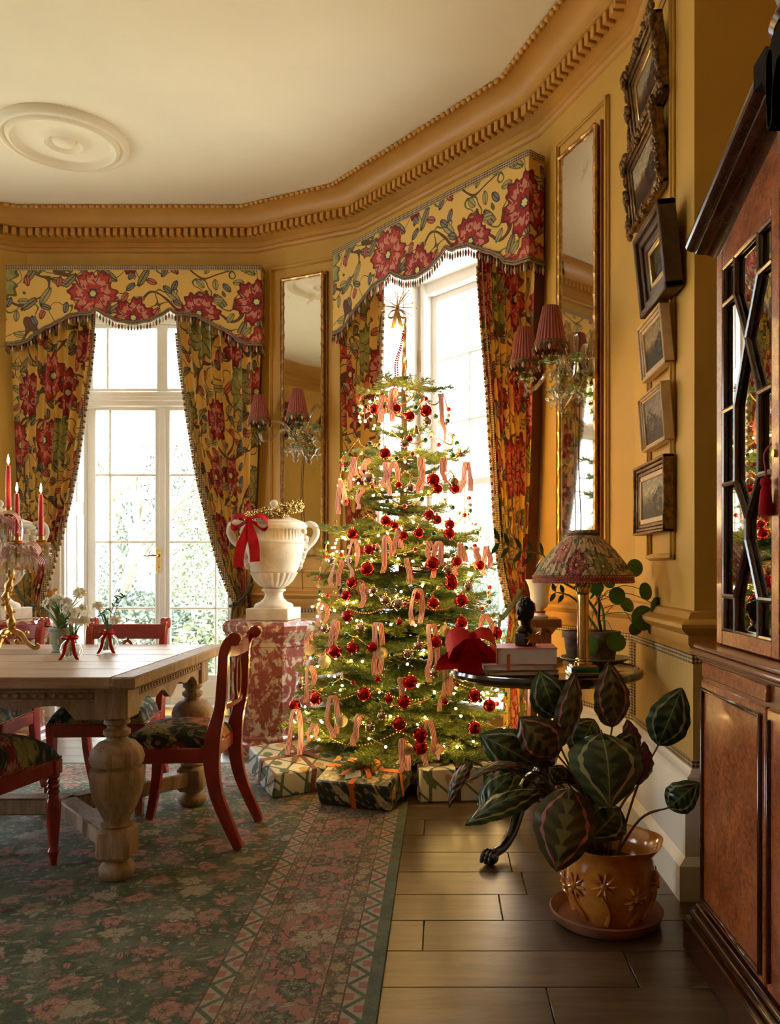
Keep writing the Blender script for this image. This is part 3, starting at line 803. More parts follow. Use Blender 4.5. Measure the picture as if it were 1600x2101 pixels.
def pelmet(loc, rz, label):
    p = thing('pelmet', label, 'pelmet', loc, rz, None)
    m_ = MB(); S0 = HW+PD-.05; NU = 240
    def mk(o, top):
        def fn(u, v):
            s = lerp(-S0, S0, u); x, y = ppath(s, o); zb = pz(s) if abs(s) <= HW else PPT[-1][1]
            return (x, y, lerp(zb, top, v))
        return fn
    m_.grid(mk(0, ZT), NU, 6, uvfn=lambda u, v: (lerp(-S0, S0, u)+5.13, lerp(pz(lerp(-S0, S0, u)), ZT, v)+.05))
    m_.grid(mk(-.014, ZT), NU, 1, uvfn=lambda u, v: (lerp(-S0, S0, u)+5.13, v))
    m_.build('pelmet_cover', MAT['chintz'], p)
    m_ = MB(); m_.box(-HW, HW, -PD, -.05, ZT-.004, ZT+.012, .002); m_.build('pelmet_board', MAT['lining_red'], p)
    m_ = MB(); m_.grid(lambda u, v: (*ppath(lerp(-S0, S0, u), .006), lerp(ZT-.024, ZT+.014, v)), NU, 1); m_.build('top_braid', MAT['checked_braid'], p)
    m_ = MB()
    for k in (0, 1):
        pts = []
        for i in range(NU+1):
            s = lerp(-S0, S0, i/NU); pts.append((*ppath(s, .004), (pz(s) if abs(s) <= HW else PPT[-1][1])-.004+k*.016))
        m_.tube(pts, .007, 6)
    m_.build('gimp', MAT['braid'], p)
    m_ = MB(); n = 92
    for i in range(n):
        s = lerp(-S0+.01, S0-.01, i/(n-1)); x, y = ppath(s, .004); z = (pz(s) if abs(s) <= HW else PPT[-1][1])-.008
        m_.cur = i % 3
        m_.lathe([(.0015, 0), (.002, -.012), (.0058, -.020), (.0075, -.032), (.005, -.047), (.0005, -.056)], 6, (x, y, z), cap=False)
    f = m_.build('tassel_fringe', [MAT['fringe_red'], MAT['fringe_cream'], MAT['fringe_green']], p); f['kind'] = 'stuff'
    return p
def curtain(loc, rz, side, inner, outer, label, seed=0, nf=8, tz=.88):
    c = thing('curtain', label, 'curtain', loc, rz, None)
    rn = random.Random(seed); ph = [rn.uniform(-.9, .9) for _ in range(14)]; am = [rn.uniform(.65, 1.25) for _ in range(14)]
    ZTOP, ZB = 3.30, .012; NU, NV = 200, 90
    def edge(z): return interp(inner, z), interp(outer, z)
    Wt = abs(edge(2.8)[1]-edge(2.8)[0])
    def shape(w_, z):
        a, b = edge(z); W = b-a
        k = min(int(w_*nf), nf-1)
        phs = 2*PI*nf*w_+.35*math.sin(z*1.7+ph[k])
        amp = .052*am[k]*(.30+.70*min(1, max(.0, W/Wt)))
        x = lerp(a, b, w_)+math.cos(phs)*.010*(W/Wt)
        y = -.088-amp*(.5+.5*math.sin(phs))-.012*math.sin(3*z+ph[k])
        if abs(z-tz) < .25: y += .02*(1-abs(z-tz)/.25)
        return (side*x, y, z)
    def vz(v): return lerp(ZTOP, ZB, v)
    m_ = MB(); m_.grid(lambda u, v: shape(u, vz(v)), NU, NV, uvfn=lambda u, v: (u*1.35+seed*.61, vz(v)+seed*.37))
    m_.build('drape', MAT['chintz'], c, 80)
    m_ = MB()                                         # beaded edging down the leading edge
    zz = ZTOP-.4; i = 0
    def edg(u, v):
        z = lerp(3.2, tz, v); p = shape(0, z); q = shape(.012, z)
        return (p[0]+side*(u-.5)*.040, p[1]-.006, z)
    m_.cur = 0; m_.grid(edg, 2, 60)
    while zz > tz+.02:
        p = shape(0, zz); m_.cur = 1+i % 2; m_.sphere((p[0]-side*.026, p[1]-.006, zz), .0095, 6, 4, (1.1, 1, 1.3)); zz -= .022; i += 1
    e_ = m_.build('beaded_edging', [MAT['checked_braid'], MAT['fringe'], MAT['fringe_cream']], c); e_['kind'] = 'stuff'
    m_ = MB()                                         # tieback rope and tassel
    a, b = edge(tz); pts = []
    for k in range(13):
        t = k/12; pts.append((side*lerp(a-.015, b+.05, t), -.16-.03*math.sin(PI*t), tz-.03+.17*t*t))
    m_.tube(smooth_pts(pts, 2), .013, 8)
    tx = side*(a+.02)
    m_.tube([(tx, -.19, tz), (tx-side*.012, -.195, tz-.10), (tx-side*.015, -.195, tz-.20)], .009, 8)
    m_.build('tieback_rope', MAT['rope_green'], c)
    m_ = MB(); m_.lathe([(.004, 0), (.026, -.012), (.030, -.035), (.018, -.055), (.024, -.07), (.030, -.10), (.034, -.22), (.030, -.235), (.001, -.236)], 20, (tx-side*.015, -.195, tz-.19), cap=False)
    m_.build('tassel', MAT['rope_green'], c)
    m_ = MB()                                         # red lining seen at the outer edge
    m_.grid(lambda u, v: (side*(edge(vz(v))[1]+.004), lerp(-.10, -.02, u), vz(v)), 2, 40); m_.build('lining_edge', MAT['lining_red'], c)
    return c
IN1 = [(0, .70), (.6, .71), (.84, .735), (.89, .738), (1.118, .654), (1.376, .58), (1.67, .507), (1.927, .452), (2.295, .396), (2.626, .349), (2.883, .323), (3.3, .30)]
OUT1 = [(0, .90), (.6, .87), (.88, .845), (1.1, .865), (1.4, .885), (1.93, .91), (2.88, .935), (3.3, .94)]
IN2 = [(0, .71), (.6, .715), (.84, .742), (.927, .742), (1.18, .684), (1.463, .644), (1.886, .604), (2.17, .584), (2.85, .522), (3.3, .50)]
cAB, rAB = facet_at(A, B)
pelmet(cAB, rAB, 'yellow floral pelmet with tasselled scalloped edge above the french door')
pelmet(cw2, rz2, 'yellow floral pelmet with tasselled scalloped edge above the sash window')
curtain(cAB, rAB, 1, IN1, OUT1, 'yellow floral curtain tied back between the french door and the urn with red bow', 1)
curtain(cAB, rAB, -1, IN1, OUT1, 'yellow floral curtain tied back behind the candelabra', 2)
curtain(cw2, rz2, 1, IN2, OUT1, 'yellow floral curtain tied back behind the lamp table', 3)
curtain(cw2, rz2, -1, [(0, .56), (.9, .62), (1.2, .56), (2.0, .50), (2.85, .43), (3.3, .42)], OUT1, 'yellow floral curtain hanging behind the tree next to the tall mirror', 4)
# ------------------------------------------------------------------ tall mirrors with wall sconces
def tall_mirror(p, q, s, label):
    loc, rz = facet_at(p, q, s)
    t = thing('tall_mirror', label, 'mirror', (loc[0], loc[1], 1.235), rz)
    W, Hh = .178, 2.065
    m_ = MB(); m_.box(-W+.012, W-.012, -.030, -.022, .012, Hh-.012); g = m_.build('mirror_glass', MAT['antique_mirror'], t)
    m_ = MB(); m_.box(-W-.004, W+.004, -.022, -.001, -.004, Hh+.004, .003); m_.build('backing', MAT['walnut_band'], t)
    for (x0, z0, x1, z1) in ((-W, 0, -W, Hh), (W, 0, W, Hh), (-W, 0, W, 0), (-W, Hh, W, Hh)):
        L = math.hypot(x1-x0, z1-z0); n = max(2, round(L/.105)); m_ = MB()
        for i in range(n):
            a, b = i/n, (i+1)/n; pts = []; rr = []
            for k in range(7):
                tt = lerp(a, b, k/6); pts.append((lerp(x0, x1, tt), -.030, lerp(z0, z1, tt))); rr.append([.017, .0135, .0125, .012, .0125, .0135, .017][k])
            m_.tube(pts, rr, 8, True)
        m_.build('bamboo_frame', MAT['gilt'], t)
    for sx in (-1, 1):
        m_ = MB(); m_.box(sx*(W+.018), sx*(W+.032), -.020, -.001, -.02, Hh+.02, .003); m_.build('outer_frame', MAT['walnut_band'], t)
    return t
tall_mirror(B, C, .45, 'tall narrow bamboo-framed gilt mirror on the pier above the stone urn')
tall_mirror(D, E, .462, 'tall narrow bamboo-framed gilt mirror on the pier above the table lamp')
def petals(m_, c, r, n, lift, rad=.011):
    for k in range(n):
        a = 2*PI*k/n
        d = Vector((math.cos(a), math.sin(a), 0))
        P_ = [Vector(c), Vector(c)+d*r*.5+Vector((0, 0, lift)), Vector(c)+d*r+Vector((0, 0, -lift*.2))]
        m_.tube(smooth_pts(P_, 3), [rad*.6, rad*1.0, rad*1.3, rad*1.3, rad*1.2, rad, rad*.5], 6, flat=.35)
def sconce(p, q, s, label):
    loc, rz = facet_at(p, q, s); t = thing('wall_sconce', label, 'sconce', (loc[0], loc[1], 2.10), rz)
    m_ = MB(); m_.lathe([(.001, -.19), (.014, -.18), (.02, -.165), (.012, -.15), (.03, -.125), (.05, -.09), (.062, -.06), (.045, -.035), (.03, -.02), (.05, 0), (.035, .03), (.02, .05), (.014, .09), (.001, .10)], 20, (0, -.115, 0)); 
    m_.lathe([(.045, -.035), (.05, -.05), (.03, -.115)], 16, (0, 0, 0), 'y')
    m_.build('glass_body', MAT['murano_gold'], t)
    m_ = MB(); petals(m_, (0, -.115, -.06), .085, 10, -.015, .012); m_.build('leaf_collar', MAT['murano_green'], t); m_ = MB(); petals(m_, (0, -.115, .02), .06, 8, .02, .009); m_.build('leaf_collar', MAT['murano_green'], t)
    arms = [((-.27, -.19), True), ((.10, -.235), True), ((.20, -.15), False)]
    for (ax, ay), lit in arms:
        a0 = Vector((0, -.115, -.02)); a1 = Vector((ax, ay, .03)); mid = (a0+a1)/2
        pts = smooth_pts([a0, a0.lerp(a1, .3)+Vector((0, 0, .06)), a0.lerp(a1, .6)+Vector((0, 0, -.01)), a0.lerp(a1, .88)+Vector((0, 0, -.055)), a1], 5)
        m_ = MB(); m_.tube(pts, [.0105 if i % 3 else .0125 for i in range(len(pts))], 8)
        arm = m_.build('glass_arm', MAT['murano_gold'], t)
        m_ = MB(); petals(m_, (ax, ay, .045), .062, 10, .02, .0095); m_.lathe([(.012, 0), (.03, .012), (.022, .02), (.014, .045)], 14, (ax, ay, .03)); m_.build('drip_pan', MAT['murano_green'], arm)
        m_ = MB()
        m_.lathe([(.001, -.05), (.010, -.04), (.007, -.025), (.002, -.012), (.001, 0)], 8, (ax, ay, -.01)); m_.build('glass_drop', MAT['murano_green'], arm)
        if lit:
            m_ = MB(); m_.lathe([(.009, .06), (.009, .14)], 12, (ax, ay, 0)); m_.build('candle_tube', MAT['silver_metal'], arm)
            def rip(r, z, a): return r*(1+.028*math.sin(26*a))
            m_ = MB(); m_.lathe([(.078, .128), (.066, .19), (.054, .25), (.042, .305), (.040, .315)], 156, (ax, ay, 0), fn=rip, cap=False); sh = m_.build('lamp_shade', MAT['pleated_silk'], t, 70)
            m_ = MB(); m_.cur = 0; m_.lathe([(.079, .132), (.083, .118), (.086, .098)], 60, (ax, ay, 0), fn=lambda r, z, a: r*(1+.05*math.sin(15*a)*(1 if z < .11 else 0)), cap=False)
            m_.lathe([(.0795, .140), (.083, .134), (.081, .128)], 40, (ax, ay, 0), cap=False)
            for k in range(22):
                a = 2*PI*k/22; m_.cur = 1+k % 3; m_.lathe([(.001, 0), (.006, -.01), (.007, -.022), (.001, -.034)], 6, (ax+.085*math.cos(a), ay+.085*math.sin(a), .118), cap=False)
            f = m_.build('shade_fringe', [MAT['fringe'], MAT['fringe_red'], MAT['fringe_green'], MAT['fringe_cream']], sh); f['kind'] = 'stuff'
    for k, (dx, hh) in enumerate(((-.035, .20), (.03, .26), (.075, .17), (-.085, .13))):   # tall curled glass plumes
        pts = smooth_pts([(dx*.4, -.10, .03), (dx, -.085, hh*.5), (dx*1.5, -.10, hh*.85), (dx*2.2, -.135, hh), (dx*2.5, -.155, hh*.9)], 4)
        m_ = MB(); n = len(pts); m_.tube(pts, [.007+.010*math.sin(PI*(i/(n-1))**.8) for i in range(n)], 8, flat=.4); m_.build('glass_plume', MAT['murano_gold'], t)
    for dx in (-.05, .0, .05):
        m_ = MB(); petals(m_, (dx, -.15, -.10), .032, 6, -.012, .008); m_.lathe([(.001, -.06), (.009, -.045), (.002, -.02), (.001, 0)], 8, (dx, -.15, -.10)); m_.build('glass_flower', MAT['crystal'], t)
    m_ = MB(); m_.tube(smooth_pts([(.01, -.04, -.12), (-.004, -.042, -.4), (.012, -.045, -.75), (-.008, -.036, -.88), (0, -.02, -1.15)], 6), .0035, 6); m_.build('flex_cord', MAT['twisted_flex'], t)
    return t
sconce(B, C, .45, 'Venetian glass wall sconce with two pleated red shades above the stone urn')
sconce(D, E, .462, 'Venetian glass wall sconce with two pleated red shades above the table lamp')
# ------------------------------------------------------------------ rug
m_ = MB(); m_.box(-4.9, 0, -4.3, 0, 0.0005, .009, .003); rug_o = m_.build('area_rug', MAT['rug_wool']); rug_o.location = (-.16, 4.81, 0)
tag(rug_o, 'worn green and pink patterned wool rug under the dining table', 'rug')
# ------------------------------------------------------------------ dining table
LEGP = [(.062, .0), (.062, .03), (.068, .06), (.060, .071)]
def leg_profile():
    return [(.030, .585), (.044, .580), (.046, .565), (.034, .556), (.034, .548), (.048, .540), (.048, .525), (.036, .515), (.040, .505), (.065, .495), (.088, .470), (.097, .440), (.092, .418), (.078, .412), (.078, .404), (.094, .400), (.096, .388), (.095, .355), (.088, .31), (.074, .27), (.056, .235), (.046, .215), (.044, .208), (.056, .203), (.056, .195), (.048, .191)]
def dining_table():
    t = thing('dining_table', 'long bleached oak refectory table with bulbous carved legs', 'table', (-2.365, 3.491, .009))
    OT, OK = MAT['oak_top'], MAT['bleached_oak']
    z1 = .751; L, Wd = 1.30, .615
    for k in range(5):
        a, b = -Wd+k*2*Wd/5, -Wd+(k+1)*2*Wd/5
        m_ = MB(); m_.box(-L+.085, L-.085, a+.0006, b-.0006, z1-.042, z1, .004); m_.build('top_board', OT, t)
    for sx in (-1, 1):
        m_ = MB(); m_.box(sx*(L-.084), sx*L, -Wd, Wd, z1-.044, z1+.0005, .007)
        for yy in (-Wd-.001, Wd-.004): m_.box(sx*(L-.12), sx*(L-.07), yy, yy+.005, z1-.032, z1-.018, .001)
        m_.build('end_cleat', OK, t)
    lx, ly = 1.18, .461
    for sx in (-1, 1):
        for sy in (-1, 1):
            m_ = MB(); cx, cy = sx*lx, sy*ly
            m_.box(cx-.060, cx+.060, cy-.060, cy+.060, .585, z1-.043, .006)
            m_.lathe(leg_profile(), 36, (cx, cy, 0))
            m_.box(cx-.062, cx+.062, cy-.062, cy+.062, .072, .192, .016)
            m_.lathe([(.036, .074), (.040, .066), (.055, .055), (.064, .036), (.062, .018), (.05, .002), (.046, 0)], 32, (cx, cy, 0))
            m_.build('leg', OK, t)
    def wav(u, n, lo, hi):
        w_ = abs(math.sin(PI*n*u)); return lo+(hi-lo)*w_
    def apron(x0, x1, fx, fn, n):
        m_ = MB(); K = 60; top, zt = .655, []
        poly = []
        for i in range(K+1):
            u = i/K; s = abs(u-.5)*2
            z = .600+.030*abs(math.sin(PI*n*u))-.012*math.cos(2*PI*n*u*2)
            if s > .93: z = .585
            poly.append((lerp(x0, x1, u), z))
        poly = poly+[(x1, .655), (x0, .655)]
        m_.prism(poly, fx-.012, fx+.012, fn); m_.build('shaped_apron', OK, t)
        m_ = MB(); m_.prism([(x0, .652), (x1, .652), (x1, z1-.043), (x0, z1-.043)], fx-.016, fx+.016, fn); m_.build('frieze_rail', OK, t)
        m_ = MB(); k = int(abs(x1-x0)/.033)
        for i in range(k):
            a = lerp(x0, x1, (i+.5)/k)
            st = len(m_.v); m_.lathe([(.013, 0), (.011, .006), (.005, .008)], 8, (0, 0, 0))
            sg = -1 if fx < 0 else 1
            for q in range(st, len(m_.v)):
                x, y, z = m_.v[q]; p = fn(a+x, .672+y*.75, fx+sg*(.015+z)); m_.v[q] = p
        for zz in (.656, .688): m_.prism([(x0, zz-.003), (x1, zz-.003), (x1, zz+.003), (x0, zz+.003)], fx+(-.022 if fx < 0 else .015), fx+(-.015 if fx < 0 else .022), fn)
        g = m_.build('carved_band', OK, t); g['kind'] = 'stuff'
    for sy in (-1, 1): apron(-lx+.06, lx-.06, sy*(ly+.035), lambda a, b, h: (a, h, b), 4)
    for sx in (-1, 1): apron(-ly+.06, ly-.06, sx*(lx+.035), lambda a, b, h: (h, a, b), 2)
    m_ = MB(); m_.box(-.80, .80, -.045, .045, .10, .17, .006); m_.build('long_stretcher', OK, t)
    for sx in (-1, 1):
        for sy in (-1, 1):
            a = Vector((sx*.78, 0, .135)); b = Vector((sx*(lx-.03), sy*(ly-.03), .135)); d = b-a
            m_ = MB(); m_.box(-.01, d.length, -.040, .040, .10, .168, .006, TR(a.x, a.y, 0) @ RZ(math.atan2(d.y, d.x))); m_.build('splayed_stretcher', OK, t)
    return t
dining_table()
# ------------------------------------------------------------------ red painted chairs
def chair(label, loc, rz, front='sabre', stuffed=True, group=None):
    t = thing('dining_chair', label, 'chair', (loc[0], loc[1], loc[2]+.004), rz, group); RD = MAT['red_lacquer']
    prof = [(-.238, 0), (-.222, .035), (-.184, .121), (-.150, .21), (-.133, .30), (-.128, .38), (-.140, .472), (-.163, .569), (-.172, .68), (-.178, .78), (-.195, .825), (-.212, .838)]
    wid = [.017, .019, .022, .025, .028, .034, .028, .022, .020, .019, .020, .021]
    hx = .185
    for sx in (-1, 1):
        P_ = smooth_pts([(sx*hx, y, z) for y, z in prof], 3); R_ = []
        for i in range(len(P_)):
            R_.append(interp(list(enumerate(wid)), i/3))
        m_ = MB()
        # rectangular section post
        vs = []; n = len(P_)
        for i, p in enumerate(P_):
            a, b = P_[max(i-1, 0)], P_[min(i+1, n-1)]; d = (b-a).normalized(); nn = Vector((0, d.z, -d.y)); r = R_[i]
            for (q, w_) in ((r, .014), (r*.8, .0175), (-r*.8, .0175), (-r, .014), (-r, -.014), (-r*.8, -.0175), (r*.8, -.0175), (r, -.014)): vs.append(p+nn*q+Vector((w_, 0, 0)))
        fs = [(i*8+k, i*8+(k+1) % 8, (i+1)*8+(k+1) % 8, (i+1)*8+k) for i in range(n-1) for k in range(8)]+[tuple(range(8)), tuple((n-1)*8+k for k in range(8))]
        m_.add(vs, fs)
        m_.lathe([(.002, -.022), (.026, -.020), (.029, -.012), (.026, -.006), (.026, .006), (.029, .012), (.026, .020), (.002, .022)], 20, (sx*hx, -.222, .842), 'x'); m_.build('back_post', RD, t)
    fy = .215; fxw = .205
    for sx in (-1, 1):
        m_ = MB()
        if front == 'sabre':
            P_ = smooth_pts([(sx*fxw, fy-.005, .40), (sx*fxw, fy+.003, .30), (sx*fxw, fy+.014, .16), (sx*(fxw+.004), fy+.044, 0)], 4); n = len(P_)
            vs = []
            for i, p in enumerate(P_):
                a, b = P_[max(i-1, 0)], P_[min(i+1, n-1)]; d = (b-a).normalized(); nn = Vector((0, d.z, -d.y)); r = lerp(.026, .016, i/(n-1))
                for (q, w_) in ((r, .016), (-r, .016), (-r, -.016), (r, -.016)): vs.append(p+nn*q+Vector((w_, 0, 0)))
            m_.add(vs, [(i*4+k, i*4+(k+1) % 4, (i+1)*4+(k+1) % 4, (i+1)*4+k) for i in range(n-1) for k in range(4)]+[(0, 1, 2, 3), tuple((n-1)*4+k for k in range(4))])
        else:
            m_.box(sx*fxw-.024, sx*fxw+.024, fy-.024, fy+.024, .345, .40, .004)
            m_.lathe([(.022, .345), (.024, .335), (.018, .328), (.024, .318), (.018, .308), (.024, .298), (.018, .288), (.023, .278), (.017, .268), (.026, .25), (.028, .235), (.026, .18), (.021, .12), (.017, .07), (.022, .062), (.024, .055), (.018, .045), (.014, .02), (.011, 0)], 20, (sx*fxw, fy, 0))
        m_.build('front_leg', RD, t)
    # seat rails
    zs0, zs1 = .345, .405
    pl = [(-hx-.01, -.13), (hx+.01, -.13), (fxw+.022, fy+.022), (-fxw-.022, fy+.022)]
    for i, (a, b) in enumerate(zip(pl, pl[1:]+pl[:1])):
        va, vb = Vector((*a, 0)), Vector((*b, 0)); d = vb-va
        m_ = MB(); m_.box(0, d.length, 0.0, .026, zs0, zs1, .004, TR(*va) @ RZ(math.atan2(d.y, d.x))); m_.build('seat_rail', RD, t)
    top = .115 if stuffed else .075
    def sf(u, v):
        x = lerp(-1, 1, u); y = lerp(-.125, fy+.018, v); hw = lerp(hx+.004, fxw+.018, v)
        e = (1-abs(x)**5)*(1-abs(2*v-1)**5); 
        return (x*hw, y, .405+top*(e**.45)*(.78+.22*(1-x*x)*(1-(2*v-1)**2)))
    m_ = MB(); m_.grid(sf, 28, 28); m_.box(-hx, hx, -.10, fy, .39, .41); m_.build('seat_cushion', MAT['needlepoint'], t, 60)
    if stuffed:
        m_ = MB()
        for a, b in zip(pl, pl[1:]+pl[:1]):
            k = int((Vector(b)-Vector(a)).length/.012)
            for i in range(k):
                q = Vector(a).lerp(Vector(b), (i+.5)/k); m_.sphere((q.x, q.y, .409), .0045, 5, 3)
        f = m_.build('gilt_nails', MAT['gilt'], t); f['kind'] = 'stuff'
    # top rail, curved between the posts
    def rail(z0, z1, y0, dep, th, nm):
        m_ = MB(); K = 16; vs = []
        for i in range(K+1):
            x = lerp(-hx, hx, i/K); y = y0-dep*(1-(x/hx)**2)
            for (yy, zz) in ((y-th, z0+.004), (y-th, z1-.004), (y-th*.5, z1), (y+th*.5, z1), (y+th, z1-.004), (y+th, z0+.004), (y+th*.5, z0), (y-th*.5, z0)): vs.append((x, yy, zz))
        m_.add(vs, [(i*8+k, i*8+(k+1) % 8, (i+1)*8+(k+1) % 8, (i+1)*8+k) for i in range(K) for k in range(8)]+[tuple(range(8)), tuple(K*8+k for k in range(8))]); m_.build(nm, RD, t)
    rail(.762, .838, -.183, .020, .010, 'top_rail'); rail(.548, .575, -.160, .016, .009, 'cross_rail')
    m_ = MB()
    for (rx, rz_) in ((.036, .085),):
        P_ = [(rx*math.cos(2*PI*k/24), -.186, .668+rz_*math.sin(2*PI*k/24)) for k in range(25)]; m_.tube(P_, .008, 8, False)
    m_.tube([(0, -.18, .57), (0, -.186, .60)], .010, 8); m_.tube([(0, -.19, .745), (0, -.192, .77)], .010, 8)
    m_.build('oval_splat', RD, t)
    return t
chair('red painted chair with sabre legs and floral drop-in seat at the table end', (-1.05, 3.515, .009), PI/2, 'sabre', False)
chair('red painted chair with turned front legs pushed under the table near the thick table leg', (-1.70, 2.955, .009), -.12, 'turned', True)
chair('red painted chair on the window side of the table, behind the bud vases', (-1.60, 4.05, .009), PI+.03, 'sabre', True)
chair('red painted chair on the window side of the table, behind the candelabra', (-2.24, 4.055, .009), PI-.04, 'sabre', True)
# ------------------------------------------------------------------ marble pedestals with stone urns
def pedestal(label, loc):
    t = thing('marble_pedestal', label, 'pedestal', loc, 0)
    M8 = RZ(PI/8); R8 = MAT['red_marble']
    for nm, pr in (('base', [(.318, 0), (.318, .055), (.305, .075), (.285, .085), (.285, .105), (.27, .12)]), ('shaft', [(.262, .118), (.262, .655)]), ('cap', [(.262, .653), (.275, .66), (.275, .685), (.29, .70), (.305, .735), (.318, .75), (.318, .785), (.305, .80), (.298, .81)])):
        m_ = MB(); m_.lathe(pr, 8, (0, 0, 0)); m_.xf(M8); m_.build(nm, R8, t, 25)
def urn(label, loc, rz):
    t = thing('stone_urn', label, 'urn', loc, rz); ST = MAT['stone']
    m_ = MB(); m_.box(-.135, .135, -.135, .135, 0, .075, .004, RZ(PI/4+.3)); m_.build('plinth', ST, t)
    m_ = MB(); m_.lathe([(.122, .073), (.122, .09), (.112, .102), (.085, .112), (.062, .135), (.054, .16), (.060, .175), (.075, .182), (.075, .192), (.06, .198)], 40); m_.build('foot', ST, t)
    def gad(r, z, a): return r*(1+.075*abs(math.sin(11*a))) if z > .20 else r
    m_ = MB(); m_.lathe([(.055, .197), (.085, .215), (.112, .245), (.133, .285), (.140, .296), (.132, .300)], 132, fn=gad); m_.build('gadrooned_bowl', ST, t, 70)
    m_ = MB(); m_.lathe([(.130, .297), (.142, .302), (.160, .34), (.178, .40), (.190, .455), (.193, .478), (.199, .483), (.199, .494), (.192, .498)], 64); m_.build('body', ST, t)
    m_ = MB(); m_.lathe([(.191, .497), (.191, .565), (.196, .57), (.206, .578), (.210, .588), (.206, .60), (.19, .604)], 144, fn=lambda r, z, a: r*(1-(.05*abs(math.sin(24*a)) if .50 < z < .566 else 0))); m_.build('fluted_frieze', ST, t, 70)
    m_ = MB(); m_.lathe([(.198, .602), (.198, .612), (.18, .622), (.14, .636), (.105, .648), (.075, .665), (.062, .685), (.045, .692), (.03, .698), (.018, .705), (.013, .712)], 48); lid = m_.build('lid', ST, t)
    m_ = MB(); m_.sphere((0, 0, .733), .026, 20, 14); m_.build('finial', ST, lid)
    for sx in (-1, 1):
        m_ = MB(); m_.tube(smooth_pts([(sx*.175, 0, .585), (sx*.215, 0, .607), (sx*.258, 0, .595), (sx*.272, 0, .55), (sx*.25, 0, .50), (sx*.215, 0, .465), (sx*.19, 0, .43), (sx*.178, 0, .39)], 5), [.018]*6+[.022]*30, 12); m_.build('handle', ST, t)
        m_ = MB()                                          # carved mask and vine under the handle
        rn = random.Random(5)
        for k in range(46):
            a = rn.gauss(0, .22); z = rn.uniform(.335, .56); r = interp([(.30, .142), (.34, .16), (.40, .178), (.478, .193), (.60, .195)], z)
            wv = 1-(z-.335)/.5
            a *= (1.1-.8*wv); ang = (0 if sx > 0 else PI)+a
            m_.sphere((r*math.cos(ang), r*math.sin(ang), z), rn.uniform(.014, .027), 8, 6, (1, 1, .85))
        f = m_.build('carved_mask', MAT['stone_carved'], t); f['kind'] = 'stuff'
    return t
pedestal('octagonal red and cream marble pedestal beside the christmas tree', (-1.06, 5.25, 0)); urn('carved cream stone urn with a gold berry wreath and red bow', (-1.06, 5.25, .811), .35)
pedestal('octagonal red and cream marble pedestal behind the candelabra', (-2.80, 5.25, 0)); urn('carved cream stone urn half hidden by the candelabra', (-2.80, 5.25, .811), .25)
def strip_r(m_, pts, wd, w_, uv=True):
    """flat ribbon along pts; wd gives the width direction at each step"""
    n = len(pts); vs = []; uvs = []
    for i, p in enumerate(pts):
        d = Vector(wd(i/(n-1)) if callable(wd) else wd).normalized(); ww = w_(i/(n-1)) if callable(w_) else w_
        for k in (-.5, 0, .5): vs.append(Vector(p)+d*ww*k); uvs.append((k+.5, i/(n-1)*4+.001))
    m_.add(vs, [(i*3+k, i*3+k+1, (i+1)*3+k+1, (i+1)*3+k) for i in range(n-1) for k in (0, 1)], uvs)
def bow(name, label, cat, loc, rz, mat, s=1.0, tails=((-.05, .3), (.04, .26)), w_=.07, group=None, tilt=0, droop=.02):
    """facing local -y; loops to both sides, knot, hanging tails"""
    t = thing(name, label, cat, loc, rz, group); t.rotation_euler[1] = tilt
    for sx in (-1, 1):
        m_ = MB(); P_ = smooth_pts([(0, -.012, 0), (sx*.05*s, -.035*s, (.035-droop*.4)*s), (sx*.105*s, -.03*s, (.040-droop)*s), (sx*.13*s, -.005, (.0-droop*1.5)*s), (sx*.10*s, .01, (-.035-droop*1.3)*s), (sx*.045*s, -.005, (-.02-droop*.5)*s), (0, 0, 0)], 5)
        strip_r(m_, P_, lambda u: (0, .85, .55), lambda u: w_*s*(.35+.9*math.sin(PI*u))); m_.build('loop', mat, t, 80)
    for dx, L in tails:
        m_ = MB(); P_ = smooth_pts([(0, -.012, 0), (dx*.5*s, -.022, -.3*L*s), (dx*1.1*s, -.010, -.65*L*s), (dx*1.3*s, -.016, -L*s)], 5)
        strip_r(m_, P_, lambda u: (1, .35*math.sin(5*u), .1), lambda u: w_*s*(.30+.7*min(1, u*2.2))); m_.build('tail', mat, t, 80)
    m_ = MB(); m_.sphere((0, -.018*s, 0), .020*s, 12, 8, (1.0, .8, 1.25)); m_.build('knot', mat, t)
    return t
m_ = MB(); rn = random.Random(11)
for k in range(640):
    a = rn.uniform(0, 2*PI); q = rn.uniform(0, 2*PI); rr = .038*math.sqrt(rn.random()); r = .150+rr*math.cos(q)
    m_.sphere((r*math.cos(a), r*math.sin(a), rr*math.sin(q)+.045*math.sin(a+.9)), rn.uniform(.006, .0105), 7, 5)
wr = m_.build('berry_wreath', MAT['gold_berry']); wr.location = (-1.06, 5.25, 1.492)
tag(wr, 'wreath of small gold berries around the urn lid', 'wreath')
bow('velvet_bow', 'dark red velvet bow with long tails on the urn rim', 'bow', (-1.165, 5.035, 1.43), .2, MAT['velvet_red'], .85, ((-.06, .34), (.03, .30)), .075)
